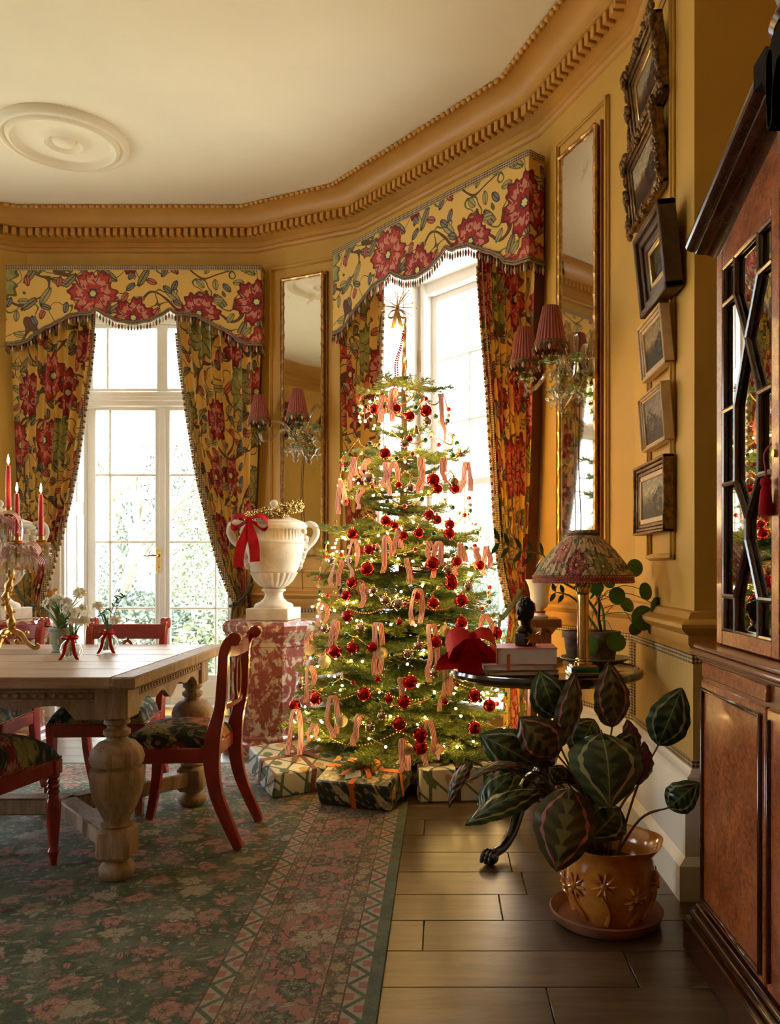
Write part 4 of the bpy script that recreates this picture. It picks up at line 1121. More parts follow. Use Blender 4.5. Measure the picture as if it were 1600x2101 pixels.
# ------------------------------------------------------------------ bureau bookcase
def bookcase():
    t = thing('bookcase', 'burr walnut and mahogany bureau bookcase with mirrored glazed doors', 'bookcase', (.77, 2.45, 0))
    BW, MH, WB = MAT['burr_walnut'], MAT['mahogany'], MAT['walnut_band']
    W, Dp = -1.26, .47
    m_ = MB(); m_.box(-.045, Dp, W-.04, .04, 0, .10, .006); m_.box(-.030, Dp, W-.025, .025, .10, .125, .008); m_.box(-.018, Dp, W-.015, .015, .125, .145, .006); m_.build('plinth', MH, t)
    m_ = MB(); m_.box(.004, Dp, W, 0, .14, .872, .003); m_.build('lower_carcass', WB, t)
    m_ = MB(); m_.box(-.012, Dp, W-.012, .012, .872, .885, .004); m_.box(-.032, Dp, W-.03, .03, .885, .902, .007); m_.box(-.02, Dp, W-.02, .02, .902, .915, .004); m_.build('waist_moulding', WB, t)
    for (a, b) in ((-.025, -.505), (-.755, -1.235)):
        m_ = MB(); m_.box(-.010, .006, b, a, .155, .815, .004); dr = m_.build('lower_door', BW, t)
        m_ = MB()
        for (y0, y1, z0, z1) in ((a-.028, a-.018, .175, .795), (b+.018, b+.028, .175, .795), (b+.02, a-.02, .785, .797), (b+.02, a-.02, .173, .185)): m_.box(-.020, -.008, y0, y1, z0, z1, .004)
        m_.build('cock_bead', MH, dr)
        m_ = MB(); m_.box(-.008, .006, b, a, .825, .866, .003); m_.build('frieze_drawer', BW, t)
    m_ = MB(); m_.box(.075, Dp-.02, W+.02, -.02, .912, 2.07, .002); m_.build('upper_carcass', MH, t)
    for (a, b) in ((-.004, -.46), (-.80, -1.256)):
        m_ = MB(); x0, x1 = .042, .076; s_ = .05
        m_.box(x0, x1, a-s_, a, .918, 2.06, .004); m_.box(x0, x1, b, b+s_, .918, 2.06, .004); m_.box(x0, x1, b+s_, a-s_, .918, .962, .004); m_.box(x0, x1, b+s_, a-s_, 2.005, 2.06, .004)
        dr = m_.build('glazed_door', BW, t)
        ga, gb = a-s_, b+s_
        m_ = MB(); m_.box(.058, .061, gb, ga, .962, 2.005); m_.build('pane', MAT['bookcase_glass'], dr)
        v1, v2 = lerp(ga, gb, .26), lerp(ga, gb, .74); vm = (v1+v2)/2; m_ = MB()
        def bar(y0, z0, y1, z1, r=.0085): m_.tube([(.050, y0, z0), (.050, lerp(y0, y1, .5), lerp(z0, z1, .5)), (.050, y1, z1)], [r*1.12, r, r*1.12], 8)
        for v, o in ((v1, v2), (v2, v1)):
            bar(v, 2.005, v, 1.90); bar(v, 1.90, vm, 1.757); bar(vm, 1.757, v, 1.593); bar(v, 1.593, v, 1.38); bar(v, 1.38, vm, 1.275); bar(vm, 1.215, v, 1.06); bar(v, 1.06, v, .962)
        bar(vm, 1.275, vm, 1.215)
        for z in (1.90, 1.593, 1.38, 1.06): bar(ga, z, v1, z); bar(v2, z, gb, z)
        for (y0, z0, y1, z1) in ((ga, .962, ga, 2.005), (gb, .962, gb, 2.005), (ga, .962, gb, .962), (ga, 2.005, gb, 2.005)): bar(y0, z0, y1, z1, .0075)
        g = m_.build('glazing_bars', MH, dr)
    m_ = MB(); m_.box(.048, .076, -.795, -.465, .918, 2.06, .003); m_.build('centre_panel', BW, t)
    m_ = MB(); m_.box(-.010, .006, -.745, -.515, .155, .815, .004); m_.build('centre_panel', BW, t)
    m_ = MB(); m_.box(-.020, -.008, -.54, -.532, .18, .79, .003); m_.box(-.020, -.008, -.728, -.72, .18, .79, .003); m_.build('cock_bead', MH, t)
    # straight cornice below, raking broken pediment above
    prof = [(.060, -.008), (.045, -.006), (.040, .000), (.030, .008), (.014, .013), (-.006, .014), (-.016, .014), (-.018, .020), (-.034, .022), (-.044, .028), (-.047, .036), (-.043, .043), (-.043, .055), (.060, .055)]
    for sy, ya, yb in ((1, .005, -.56), (-1, W-.005, W+.56)):
        m_ = MB(); vs = []; K = 10
        for i in range(K+1):
            y = lerp(ya, yb, i/K); zb = 2.055+.315*max(0, (ya-y)*sy)
            for (x, z) in prof: vs.append((x, y, zb+z))
        k = len(prof); m_.add(vs, [(i*k+j, i*k+(j+1) % k, (i+1)*k+(j+1) % k, (i+1)*k+j) for i in range(K) for j in range(k)]+[tuple(range(k)), tuple(K*k+j for j in range(k))])
        m_.build('raking_cornice', MH, t, 30)
        m_ = MB(); yy = yb; zz = 2.055+.315*abs(yb-ya)+.055; d = -sy
        m_.prism([(yy+sy*.02, zz+.01), (yy+d*.05, zz+.012), (yy+d*.085, zz-.02), (yy+d*.088, zz-.09), (yy+d*.078, zz-.17), (yy+d*.066, zz-.185), (yy+d*.054, zz-.17), (yy+d*.052, zz-.10), (yy+d*.03, zz-.055), (yy+sy*.02, zz-.05)], -.050, .03, lambda a, b, h: (h, a, b)); m_.build('pediment_scroll', MAT['silhouette_black'], t)
    m_ = MB(); m_.prism([(.0, 2.055), (W, 2.055), (W+.56, 2.225), (-.56, 2.225)], .044, .076, lambda a, b, h: (h, a, b)); m_.build('tympanum', BW, t)
    m_ = MB(); m_.box(-.01, .27, W/2-.06, W/2+.06, 2.07, 2.345, .006); m_.build('vase_plinth', MH, t)
    m_ = MB(); m_.lathe([(.010, -.002), (.010, .004), (.003, .010)], 10, (0, 0, 0), 'x'); m_.xf(TR(.038, -.435, 1.42)); m_.build('key_escutcheon', MAT['brass'], t)
bookcase()
tas = thing('key_tassel', 'dark red silk tassel hanging from the bookcase key', 'tassel', (.795, 2.03, 1.36))
m_ = MB(); m_.tube(smooth_pts([(.012, -.006, .085), (-.004, 0, .06), (0, 0, .02), (0, 0, 0)], 4), .003, 6); m_.build('cord', MAT['fringe_red'], tas)
m_ = MB(); m_.lathe([(.002, .006), (.012, .0), (.014, -.012), (.009, -.02), (.013, -.028), (.018, -.085), (.017, -.09), (.001, -.09)], 24, fn=lambda r, z, a: r*(1+.05*math.sin(12*a))); m_.build('skirt', MAT['velvet_red'], tas)
vz_ = thing('lidded_vase', 'green and beige woven-pattern vase on a dark stand atop the bookcase', 'vase', (.885, 1.82, 2.346))
m_ = MB(); m_.lathe([(.145, 0), (.155, .01), (.15, .025), (.12, .035)], 40); m_.build('stand', MAT['mahogany'], vz_)
m_ = MB(); m_.lathe([(.10, .033), (.135, .07), (.155, .14), (.165, .24), (.15, .33), (.11, .40), (.07, .43), (.07, .47), (.085, .48)], 48, fn=lambda r, z, a: r*(1+.01*math.sin(40*a)*math.sin(z*160))); m_.build('body', MAT['jasper_green'], vz_)
# ------------------------------------------------------------------ six pictures
def picture(label, Y0, Y1, z0, z1, th, tilt, fw, fm, slip, canvas, ornate=0):
    """hung on the right wall; local x along -Y (towards the camera), local -y into the room"""
    W, Hh = Y1-Y0, z1-z0
    t = thing('framed_picture', label, 'picture', (.886-.006-.016, (Y0+Y1)/2, z0), -PI/2)
    t.rotation_euler = (0, 0, -PI/2)
    Mt = RX(tilt)
    def place(m_): return m_.xf(Mt)
    a, h = W/2, Hh
    for i, (x0, zz0, x1, zz1) in enumerate(((-a, 0, -a, h), (a, 0, a, h), (-a, 0, a, 0), (-a, h, a, h))):
        m_ = MB(); hor = zz0 == zz1
        inx = fw if x0 < 0 else -fw
        steps = ((0, .30, 1.0), (.30, .62, .72), (.62, 1.0, .5))
        for (s0, s1, hh) in steps:
            if hor:
                dz = 1 if zz0 == 0 else -1
                m_.box(-a+fw*s0, a-fw*s0, -th*hh, .012, zz0+dz*fw*s0, zz0+dz*fw*s1, .004)
            else: m_.box(x0+inx*s0, x0+inx*s1, -th*hh, .012, fw*s0, h-fw*s0, .004)
        place(m_); m_.build('frame_side', MAT[fm], t)
    if ornate:
        rn = random.Random(ornate); m_ = MB()
        per = []
        n = int(2*(W+Hh)/.017)
        for k in range(n):
            s = k/n*2*(W+Hh)
            if s < W: p = (-a+s, 0)
            elif s < W+Hh: p = (a, s-W)
            elif s < 2*W+Hh: p = (a-(s-W-Hh), h)
            else: p = (-a, h-(s-2*W-Hh))
            per.append(p)
        for k, p in enumerate(per):
            cx = abs(abs(p[0])-a) < .06 and (p[1] < .06 or p[1] > h-.06)
            r = rn.uniform(.008, .013)*(1.5 if cx else 1.0)
            m_.sphere((p[0]+rn.uniform(-.006, .006), -th*rn.uniform(.85, 1.1), p[1]+rn.uniform(-.008, .008)), r, 7, 5)
        for (cx, cz) in ((-a, 0), (a, 0), (-a, h), (a, h), (0, h), (0, 0), (-a, h/2), (a, h/2)):
            for k in range(6):
                an = k*PI/3; m_.sphere((cx+.022*math.cos(an), -th, cz+.022*math.sin(an)), .012, 7, 5)
            m_.sphere((cx, -th*1.15, cz), .014, 8, 6)
        place(m_); f = m_.build('carved_ornament', MAT[fm], t); f['kind'] = 'stuff'
    if slip:
        m_ = MB(); q = fw; sw = .022
        for (xa, xb, za, zb) in ((-a+q, -a+q+sw, q, h-q), (a-q-sw, a-q, q, h-q), (-a+q, a-q, q, q+sw), (-a+q, a-q, h-q-sw, h-q)): m_.box(xa, xb, -th*.42, .006, za, zb, .003)
        place(m_); m_.build('slip', MAT[slip], t)
    m_ = MB(); m_.grid(lambda u, v: (lerp(-a+fw, a-fw, u), -.006, lerp(fw, h-fw, v)), 1, 1); m_.box(-a+fw*.5, a-fw*.5, .0, .014, fw*.5, h-fw*.5); place(m_); m_.build('canvas', MAT[canvas], t)
picture('topmost landscape painting in a carved dark gilt frame with scrolled crest', 3.15, 3.61, 2.965, 3.27, .035, .11, .06, 'gilt_dark', 'gold_leaf', 'oil_a', 3)
picture('pale sky landscape painting in a pierced carved gilt frame below the topmost painting', 3.17, 3.665, 2.62, 2.92, .030, .10, .055, 'gilt_dark', None, 'oil_b', 8)
picture('small dark painting in a deep ribbed dark wooden frame', 2.985, 3.375, 2.156, 2.478, .055, .10, .085, 'dark_frame_wood', 'gold_leaf', 'oil_c')
picture('dusky tree landscape in a wide plain pale wood frame', 3.105, 3.468, 1.912, 2.142, .028, .09, .036, 'pale_frame_wood', None, 'oil_d')
picture('woodland figure scene in a narrow pale wood frame', 3.105, 3.463, 1.622, 1.845, .028, .08, .024, 'pale_frame_wood', None, 'oil_e')
picture('misty tower scene in a stepped gilt frame, lowest of the pictures', 3.11, 3.60, 1.277, 1.57, .032, .0, .045, 'gilt_dark', 'pale_frame_wood', 'oil_f')
# ------------------------------------------------------------------ christmas tree
TX, TY = -.205, 4.52
TR_ = [(.10, .50), (.20, .60), (.30, .62), (.70, .54), (1.05, .48), (1.31, .42), (1.55, .36), (1.72, .35), (1.9, .26), (2.08, .25), (2.14, .10), (2.5, .02)]
def trad(z): return interp(TR_, z)
def on_tree(px, py, out=.02):
    Y = 3.75; best = None
    while Y < TY+.15:
        p = at(px, py, Y); d = math.hypot(p.x-TX, p.y-TY)-trad(p.z)-out
        if best is None or d < best[0]: best = (d, p)
        if d < 0: return p
        Y += .01
    return best[1]
def needles_along(m_, pts, rn, step=.0045, nl=.025, wd=.0033):
    P_ = [Vector(p) for p in pts]; L = sum((b-a).length for a, b in zip(P_, P_[1:]))
    n = max(3, int(L/step)); seg = len(P_)-1
    for i in range(n):
        f = i/n*seg; k = min(int(f), seg-1); p = P_[k].lerp(P_[k+1], f-k); d = (P_[k+1]-P_[k]).normalized()
        s = d.cross(Vector((0, 0, 1))); s = s.normalized() if s.length > .05 else Vector((1, 0, 0)); u = s.cross(d)
        for j in range(3):
            an = rn.uniform(-.35, PI+.35); o = (s*math.cos(an)+u*math.sin(an)*.8).normalized()
            q = (o*.80+d*.62).normalized(); w_ = q.cross(Vector((rn.uniform(-1, 1), rn.uniform(-1, 1), rn.uniform(-1, 1)))).normalized()*wd*.5; l = nl*rn.uniform(.75, 1.1)
            m_.add([p+w_, p-w_, p+q*l*.8-w_*.8, p+q*l, p+q*l*.8+w_*.8], [(0, 1, 2, 3, 4)])
    return m_
def fir_branch(L, seed, dens=1.0):
    rn = random.Random(seed); wood_, green = MB(), MB()
    droop = rn.uniform(.06, .14)
    def stem(s): return Vector((s*L, .02*L*math.sin(4*s+seed), -droop*L*math.sin(PI*s*.75)+.05*L*s*s))
    P_ = [stem(i/8) for i in range(9)]
    wood_.tube(P_, [lerp(.0075, .0018, i/8)*(.6+L*.8) for i in range(9)], 5)
    needles_along(green, [stem(lerp(.25, 1, i/6)) for i in range(7)], rn)
    s = .18
    while s < .97:
        for sd in (-1, 1):
            l = (L*(.46*(1-s)+.07)+.02)*rn.uniform(.8, 1.15); a = stem(s); an = sd*rn.uniform(.65, .95)
            q = [a+Vector((math.cos(an)*l*t, math.sin(an)*l*t, -.10*l*t*t+rn.uniform(-.01, .01)*t+.02*l)) for t in (0, .33, .66, 1)]
            wood_.tube(q, [.0026, .002, .0016, .001], 4, False); needles_along(green, q, rn)
            if l > .11:
                for t2 in (.35, .62):
                    for s2 in (-1, 1):
                        b = q[0].lerp(q[3], t2); a2 = an+s2*.75; l2 = l*.42*(1.15-t2)
                        needles_along(green, [b, b+Vector((math.cos(a2)*l2*.5, math.sin(a2)*l2*.5, -.02*l2)), b+Vector((math.cos(a2)*l2, math.sin(a2)*l2, -.08*l2))], rn)
        s += .052/L*rn.uniform(.85, 1.15)/dens
    n0 = len(green.f); green.cur = 1
    st = len(wood_.v)
    vs = wood_.v; green.cur = 1; green.add(vs, wood_.f)
    return green.mesh('branch', [MAT['fir_needle'], MAT['fir_bark']], 60)
tree = thing('christmas_tree', 'decorated fir tree standing in front of the sash window', 'tree', (TX, TY, 0))
m_ = MB(); m_.tube(smooth_pts([(0, 0, .02), (.006, 0, .6), (-.004, .005, 1.2), (.004, 0, 1.8), (.0, 0, 2.2), (.012, 0, 2.50)], 4), [lerp(.042, .006, (i/20)**.8) for i in range(21)], 10); m_.build('trunk', MAT['fir_bark'], tree)
m_ = MB(); m_.lathe([(.17, 0), (.17, .05), (.15, .06), (.10, .065), (.08, .17), (.06, .17), (.05, .07)], 24); m_.build('stand', MAT['bronze_dark'], tree)
PROTO = {}
for nm, L in (('s', .16), ('m', .30), ('l', .45), ('x', .60)): PROTO[nm] = [(L, fir_branch(L, 10*len(PROTO)+k)) for k in range(3)]
rn = random.Random(21)
def put_branch(z, az, R, elev):
    cw = math.cos(az-.712)
    if cw > .2: R = min(R, .47/cw)
    nm = 's' if R < .2 else 'm' if R < .37 else 'l' if R < .5 else 'x'
    L, me = rn.choice(PROTO[nm]); s = R/L
    link('branch', me, tree, (0, 0, z), (rn.uniform(-.25, .25), -elev, az), (s, s, s))
for z, n, R, el in ((2.10, 6, .25, .05), (1.98, 4, .13, .4), (1.86, 4, .17, .3), (1.74, 7, .35, .08), (1.62, 5, .22, .35), (1.54, 7, .32, .15), (1.44, 7, .26, .25), (1.34, 9, .42, .10), (1.27, 8, .36, .2), (1.19, 10, .44, .08), (1.10, 10, .47, .0), (1.01, 10, .48, -.02), (.92, 11, .51, -.05), (.83, 11, .53, -.05), (.74, 11, .55, -.08), (.65, 12, .58, -.10), (.56, 12, .60, -.10), (.46, 12, .62, -.12), (.37, 12, .62, -.15), (.28, 11, .60, -.12)):
    a0 = rn.uniform(0, 6.28)
    for k in range(n): put_branch(z+rn.uniform(-.03, .03), a0+2*PI*k/n+rn.uniform(-.16, .16), R*rn.uniform(.86, 1.08), el+rn.uniform(-.10, .10))
# fairy lights
fl = thing('fairy_lights', 'string of warm white fairy lights wound around the fir tree', 'lights', (TX, TY, 0))
bm_ = MB(); bm_.sphere((0, 0, 0), .0058, 8, 6); bulb = bm_.mesh('bulb', MAT['fairy_light'])
wire = []; NB = 220
for k in range(NB):
    t = k/(NB-1); z = lerp(.24, 2.06, t**1.15); an = -PI/2+(abs(((k*.053) % 2)-1)*2-1)*1.65+rn.uniform(-.12, .12); r = trad(z)*rn.uniform(.75, 1.0)
    p = Vector((r*math.cos(an), r*math.sin(an), z+rn.uniform(-.03, .03))); wire.append(p); link('bulb', bulb, fl, p)
for k in range(14):
    t = k/13; p = Vector((.028*math.cos(k*1.9), .028*math.sin(k*1.9), lerp(2.1, 2.47, t))); wire.append(p); link('bulb', bulb, fl, p)
m_ = MB(); m_.tube([p+Vector((0, 0, .006)) for p in wire], .0014, 4); m_.build('wire', MAT['wire_dark'], fl)
# bead garland (felt and glass balls) and fine gold chain
gl = thing('bead_garland', 'garland of green, red and gold beads draped around the fir tree', 'garland', (TX, TY, 0))
bms = []
for mt, r in (('bead_red', .0125), ('bauble_glitter', .011), ('bead_green', .0135), ('gold_leaf', .009)):
    q = MB(); q.sphere((0, 0, 0), r, 12, 8); bms.append(q.mesh('bead', MAT[mt]))
cord = []; k = 0
for turn in range(7):
    for i in range(26):
        t = i/25; an = -PI/2+lerp(-1.5, 1.5, t)*(1 if turn % 2 else -1); z = lerp(.55, 2.0, turn/6)-.12*abs(math.sin(3*PI*t))+.10*t; r = trad(z)*.97
        p = Vector((r*math.cos(an), r*math.sin(an), z)); cord.append(p); link('bead', bms[k % 4], gl, p); k += 1
m_ = MB(); m_.tube(cord, .0016, 4); m_.build('cord', MAT['gold_silk'], gl)
m_ = MB()
for turn in range(9):
    for i in range(120):
        t = i/119; an = -PI/2+lerp(-1.6, 1.6, t); z = lerp(.33, 2.02, turn/8)-.07*abs(math.sin(4*PI*t+turn))+.06*t; r = trad(z)*.93
        m_.sphere((TX+r*math.cos(an), TY+r*math.sin(an), z), .0048, 5, 4)
gc = m_.build('gold_bead_chain', MAT['gold_leaf']); tag(gc, 'fine chain of tiny gold beads looped through the fir tree', 'garland', None, 'stuff')
# baubles
def zone(p):
    h = ' on the topmost tier of branches' if p.z > 1.86 else ' on the second tier of branches' if p.z > 1.5 else ' on the middle branches' if p.z > 1.0 else ' on the lower branches' if p.z > .55 else ' on the lowest branches'
    dx = (p.x-TX)/max(.1, trad(p.z))
    return h+(' on the pedestal side' if dx < -.4 else ' on the tripod table side' if dx > .4 else ' in the middle')
cp = MB(); cp.lathe([(.0062, 0), (.0068, .004), (.0068, .010), (.003, .012)], 10); cp.tube([(.0, 0, .012), (.003, 0, .020), (0, 0, .026), (-.003, 0, .020), (0, 0, .012)], .0009, 5, False); capm = cp.mesh('cap', MAT['gold_leaf'])
bsph = {}
for mt in ('bauble_red', 'bauble_silver', 'bauble_glitter'):
    q = MB(); q.sphere((0, 0, 0), 1.0, 28, 18); bsph[mt] = q.mesh('bauble', MAT[mt])
BL = {'bauble_red': 'shiny red glass bauble', 'bauble_silver': 'shiny silver glass bauble', 'bauble_glitter': 'gold glitter bauble'}
def add_bauble(px, py, rpx, mt):
    p = on_tree(px, py, .012); r = max(.016, rpx*p.y/F_PX)
    o = link('bauble', bsph[mt], None, (p.x, p.y-r*.3, p.z), None, (r, r, r)); lb = BL[mt]+zone(p); tag(o, lb, 'bauble', lb)
    c = link('cap', capm, o, (0, 0, .97), None, (1/r*.9,)*3)
z6 = lambda x, y, r: (660+x*.25, 780+y*.25, r*.25); z7 = lambda x, y, r: (560+x*.3125, 1180+y*.3125, r*.3125)
for L6, L7, mt in (([(437, 243, 45), (610, 235, 45), (722, 300, 45), (855, 255, 52), (520, 605, 50), (720, 485, 30), (915, 818, 55), (950, 895, 42), (1090, 895, 42), (630, 860, 30), (880, 1105, 45), (525, 1155, 45), (255, 1265, 48), (600, 1195, 36), (1045, 1260, 48), (945, 1145, 40), (1050, 1185, 42), (670, 1275, 40), (795, 1255, 45), (390, 1390, 45), (905, 1505, 62), (1290, 1520, 45), (375, 1550, 60), (1105, 1490, 42), (1060, 1640, 52), (250, 1660, 48)],
                     [(1170, 55, 45), (1050, 185, 42), (1235, 165, 45), (1235, 310, 42), (490, 270, 38), (410, 500, 45), (525, 475, 42), (1460, 380, 45), (600, 780, 48), (900, 700, 50), (860, 830, 46), (830, 975, 48), (1320, 790, 45), (1420, 855, 42), (1320, 1000, 45), (145, 855, 40), (285, 810, 42), (965, 1045, 48), (970, 1130, 48), (760, 810, 30), (940, 140, 30), (830, 310, 20), (655, 470, 40), (1065, 440, 45), (1130, 830, 22), (480, 135, 34), (690, 680, 20)], 'bauble_red'),
                    ([(510, 215, 42), (865, 345, 38), (728, 885, 42), (1080, 838, 42), (390, 810, 50), (85, 1485, 33), (220, 1485, 33), (1035, 1555, 45), (460, 1385, 30), (680, 525, 40)],
                     [(345, 350, 32), (580, 350, 34), (740, 165, 35), (820, 190, 40), (885, 515, 35), (955, 465, 35), (1280, 75, 32), (660, 100, 30), (1060, 640, 35), (185, 720, 32), (715, 920, 30), (640, 1000, 34)], 'bauble_silver'),
                    ([], [(240, 490, 36), (340, 565, 42), (450, 955, 42), (715, 510, 40), (1130, 365, 38), (880, 1140, 40)], 'bauble_glitter')):
    for a in L6: add_bauble(*z6(*a), mt)
    for a in L7: add_bauble(*z7(*a), mt)
# striped ribbons looped over the branches
def add_ribbon(px, py, Lpx, two, mt='ribbon_stripe'):
    p = on_tree(px, py, .035); k = p.y/F_PX; L = Lpx*k; t = rn.uniform(.45, .75)*L if not two else L*rn.uniform(.85, .98)
    m_ = MB(); d = rn.uniform(-.012, .012); sp = .020 if two else .010; tw = rn.uniform(-1.2, 1.2)
    P_ = smooth_pts([(sp+d, -.012, -t), (sp*.9+d*.6+rn.uniform(-.012, .012), rn.uniform(-.01, .006), -t*.55), (sp*.6, .012, -.012), (0, 0, .006), (-sp*.6, -.014, -.014), (-sp*.9-d+rn.uniform(-.014, .014), -.022+rn.uniform(-.012, .008), -L*.55), (-sp-d*1.4+rn.uniform(-.014, .014), -.02+rn.uniform(-.012, .008), -L*.8), (-sp-d*1.8, -.016, -L)], 5)
    strip_r(m_, P_, lambda u: (1, .45*math.sin(8*u+tw)+tw*.3, 0.0 if .3 > abs(u-.5) else .02), .028)
    o = m_.build('striped_ribbon', MAT[mt], None, 80); o.location = p; o.rotation_euler = (0, rn.uniform(-.10, .10), rn.uniform(-.7, .7))
    tag(o, 'red and white striped ribbon'+zone(p), 'ribbon', 'striped ribbons'+zone(p))
for (x, y, l, two) in ((590, 75, 265, 0), (970, 120, 400, 0), (265, 640, 260, 0), (370, 650, 180, 0), (530, 680, 200, 0), (590, 670, 270, 0), (820, 640, 300, 1), (1000, 640, 210, 0), (1190, 680, 255, 1), (160, 830, 270, 0), (320, 890, 170, 0), (265, 1310, 320, 0), (625, 1240, 185, 0), (530, 1280, 300, 0), (890, 1330, 180, 0), (960, 1330, 290, 0), (1140, 1350, 250, 0), (1270, 1380, 160, 0), (1350, 1370, 230, 0), (700, 1470, 200, 1), (140, 1480, 210, 1), (500, 130, 220, 0)):
    a = z6(x, y, l); add_ribbon(*a, two)
for (x, y, l, two) in ((330, 190, 150, 1), (240, 370, 100, 0), (690, 320, 335, 1), (1040, 330, 370, 1), (950, 95, 235, 1), (410, 300, 190, 0), (240, 600, 230, 0), (150, 890, 290, 1), (390, 800, 265, 1), (565, 920, 200, 0), (1020, 960, 290, 0), (1140, 570, 320, 0), (840, 680, 160, 0), (1390, 260, 150, 1), (850, 1080, 210, 1), (590, 70, 145, 0), (270, 980, 110, 0), (1090, 1120, 90, 1)):
    a = z7(x, y, l); add_ribbon(*a, two)
# bell, star ornaments, topper
for (x, y) in ((775, 405),):
    p = on_tree(660+x*.25, 780+y*.25, .02); m_ = MB(); m_.lathe([(.003, .022), (.008, .018), (.010, .005), (.013, -.012), (.019, -.024), (.017, -.024), (.001, -.01)], 16); o = m_.build('small_bell', MAT['brass']); o.location = p; tag(o, 'small brass bell hanging near the top of the fir tree', 'bell')
top = thing('tree_topper', 'gold sunburst topper with a gold silk bow on the tree tip', 'tree topper', at(815, 630, TY))
m_ = MB(); m_.sphere((0, 0, 0), .014, 12, 8); m_.build('centre', MAT['gold_leaf'], top)
for k in range(34):
    d = Vector((rn.gauss(0, 1), rn.gauss(0, .5), rn.gauss(0, 1))).normalized()*rn.uniform(.07, .115)
    m_ = MB(); m_.tube([(0, 0, 0), d], [.0016, .0012], 4); m_.sphere(d, .0034, 5, 4); m_.build('ray', MAT['gilt'], top)
for sx in (-1, 1):
    m_ = MB(); strip_r(m_, smooth_pts([(0, -.01, -.02), (sx*.03, -.02, -.028), (sx*.05, -.012, -.055), (sx*.025, -.01, -.06), (0, -.01, -.03)], 5), lambda u: (0, .8, .6), .03); m_.build('bow_loop', MAT['gold_silk'], top, 80)
    m_ = MB(); strip_r(m_, smooth_pts([(0, -.012, -.025), (sx*.012, -.02, -.07), (sx*.022, -.016, -.12)], 5), (1, .2, 0), .022); m_.build('bow_tail', MAT['gold_silk'], top, 80)
for k, (dx, zt, zb) in enumerate(((-.035, 2.42, 2.08), (-.052, 2.40, 2.10), (.03, 2.30, 2.05))):
    m_ = MB(); n = 26
    for i in range(n):
        t = i/(n-1); m_.sphere((TX+dx*(t**.6)+.006*math.sin(9*t), TY-.03-.05*t, lerp(zt, zb, t)), .0055, 6, 4)
    o = m_.build('bead_string', MAT['bead_red' if k < 2 else 'gold_leaf']); tag(o, ('red bead string hanging from the tree tip on the mirror side', 'outermost red bead string hanging from the tree tip', 'gold bead string hanging from the tree tip on the window side')[k], 'garland', None, 'stuff')
st = thing('star_ornament', 'small gold star hanging below the tree tip', 'star', at(802, 782, TY-.12))
def star_mesh(m_, R, r, n, th):
    poly = [((R if k % 2 == 0 else r)*math.sin(PI*k/n), (R if k % 2 == 0 else r)*math.cos(PI*k/n)) for k in range(2*n)]
    m_.prism(poly, -th, th, lambda a, b, h: (a, h, b)); return m_
star_mesh(MB(), .024, .011, 6, .004).build('star', MAT['gilt'], st)
m_ = MB(); m_.tube([(0, 0, .02), (0, 0, .06)], .0008, 4); m_.build('thread', MAT['gold_silk'], st)
bow('large_red_bow', 'large bright red silk bow in front of the tree by the table edge', 'bow', (.125, 3.40, .862), .15, MAT['red_silk'], .80, ((-.10, .17), (.07, .19), (-.01, .23)), .125, droop=.05)
# ------------------------------------------------------------------ presents
def present(label, loc, rz, dim, paper, rib, tiltx=0, tiltag=None, bowp=True, tagm='card_white'):
    t = thing('wrapped_present', label, 'present', loc, 0); t.rotation_euler = (tiltx, 0, rz)
    a, b, c = dim
    def soft(u, v):
        pass
    m_ = MB(); m_.box(-a/2, a/2, -b/2, b/2, 0, c, .008); m_.build('wrapping', MAT[paper], t)
    for sx in (-1, 1):                                       # folded paper ends
        m_ = MB(); m_.prism([(-b*.42, .01), (b*.42, .01), (b*.16, c*.55), (-b*.16, c*.55)], sx*a/2, sx*(a/2+.003), lambda p, q, h: (h, p, q)); m_.build('folded_flap', MAT[paper], t)
    w_ = .026; e = .0018
    m_ = MB(); m_.box(-w_/2, w_/2, -b/2-e, b/2+e, -.0, c+e); m_.build('ribbon_band', MAT[rib], t)
    m_ = MB(); m_.box(-a/2-e-.003, a/2+e+.003, -w_/2, w_/2, 0, c+e*1.4); m_.build('ribbon_band', MAT[rib], t)
    if bowp:
        for sx in (-1, 1):
            m_ = MB(); strip_r(m_, smooth_pts([(0, 0, c+.006), (sx*.035, .006, c+.035), (sx*.075, .01, c+.035), (sx*.082, .008, c+.012), (sx*.045, .0, c+.008), (0, 0, c+.008)], 5), (.15, 1, .1), .030); m_.build('bow_loop', MAT[rib], t, 80)
            m_ = MB(); strip_r(m_, smooth_pts([(0, 0, c+.008), (sx*.04, -.035, c+.014), (sx*.075, -.085, c+.006)], 5), (.9, .4*sx, .1), .024); m_.build('bow_tail', MAT[rib], t, 80)
        m_ = MB(); m_.sphere((0, 0, c+.012), .012, 10, 7); m_.build('knot', MAT[rib], t)
    if tiltag:
        m_ = MB(); m_.box(-.038, .038, -.026, .026, 0, .0012, 0, TR(*tiltag) @ RZ(.5) @ RX(.12)); m_.build('gift_tag', MAT[tagm], t)
    return t
present('present in white shell-and-trellis paper with a mauve velvet bow', at(610, 1560, 4.30).xy.to_3d()+Vector((0, 0, .0095+.17*math.sin(.24))), .62, (.42, .34, .13), 'paper_trellis', 'mauve_velvet', .24)
present('present in dark green shell paper with an orange ribbon and white tag', at(752, 1600, 4.02).xy.to_3d()+Vector((0, 0, .0098+.14*math.sin(.3))), -.36, (.38, .28, .13), 'paper_dark', 'orange_satin', .3, (-.02, -.07, .135))
present('present in white shell-and-trellis paper with a plum velvet ribbon', at(918, 1600, 4.16).xy.to_3d()+Vector((.035, 0, .001)), .12, (.38, .27, .165), 'paper_trellis', 'plum_velvet')
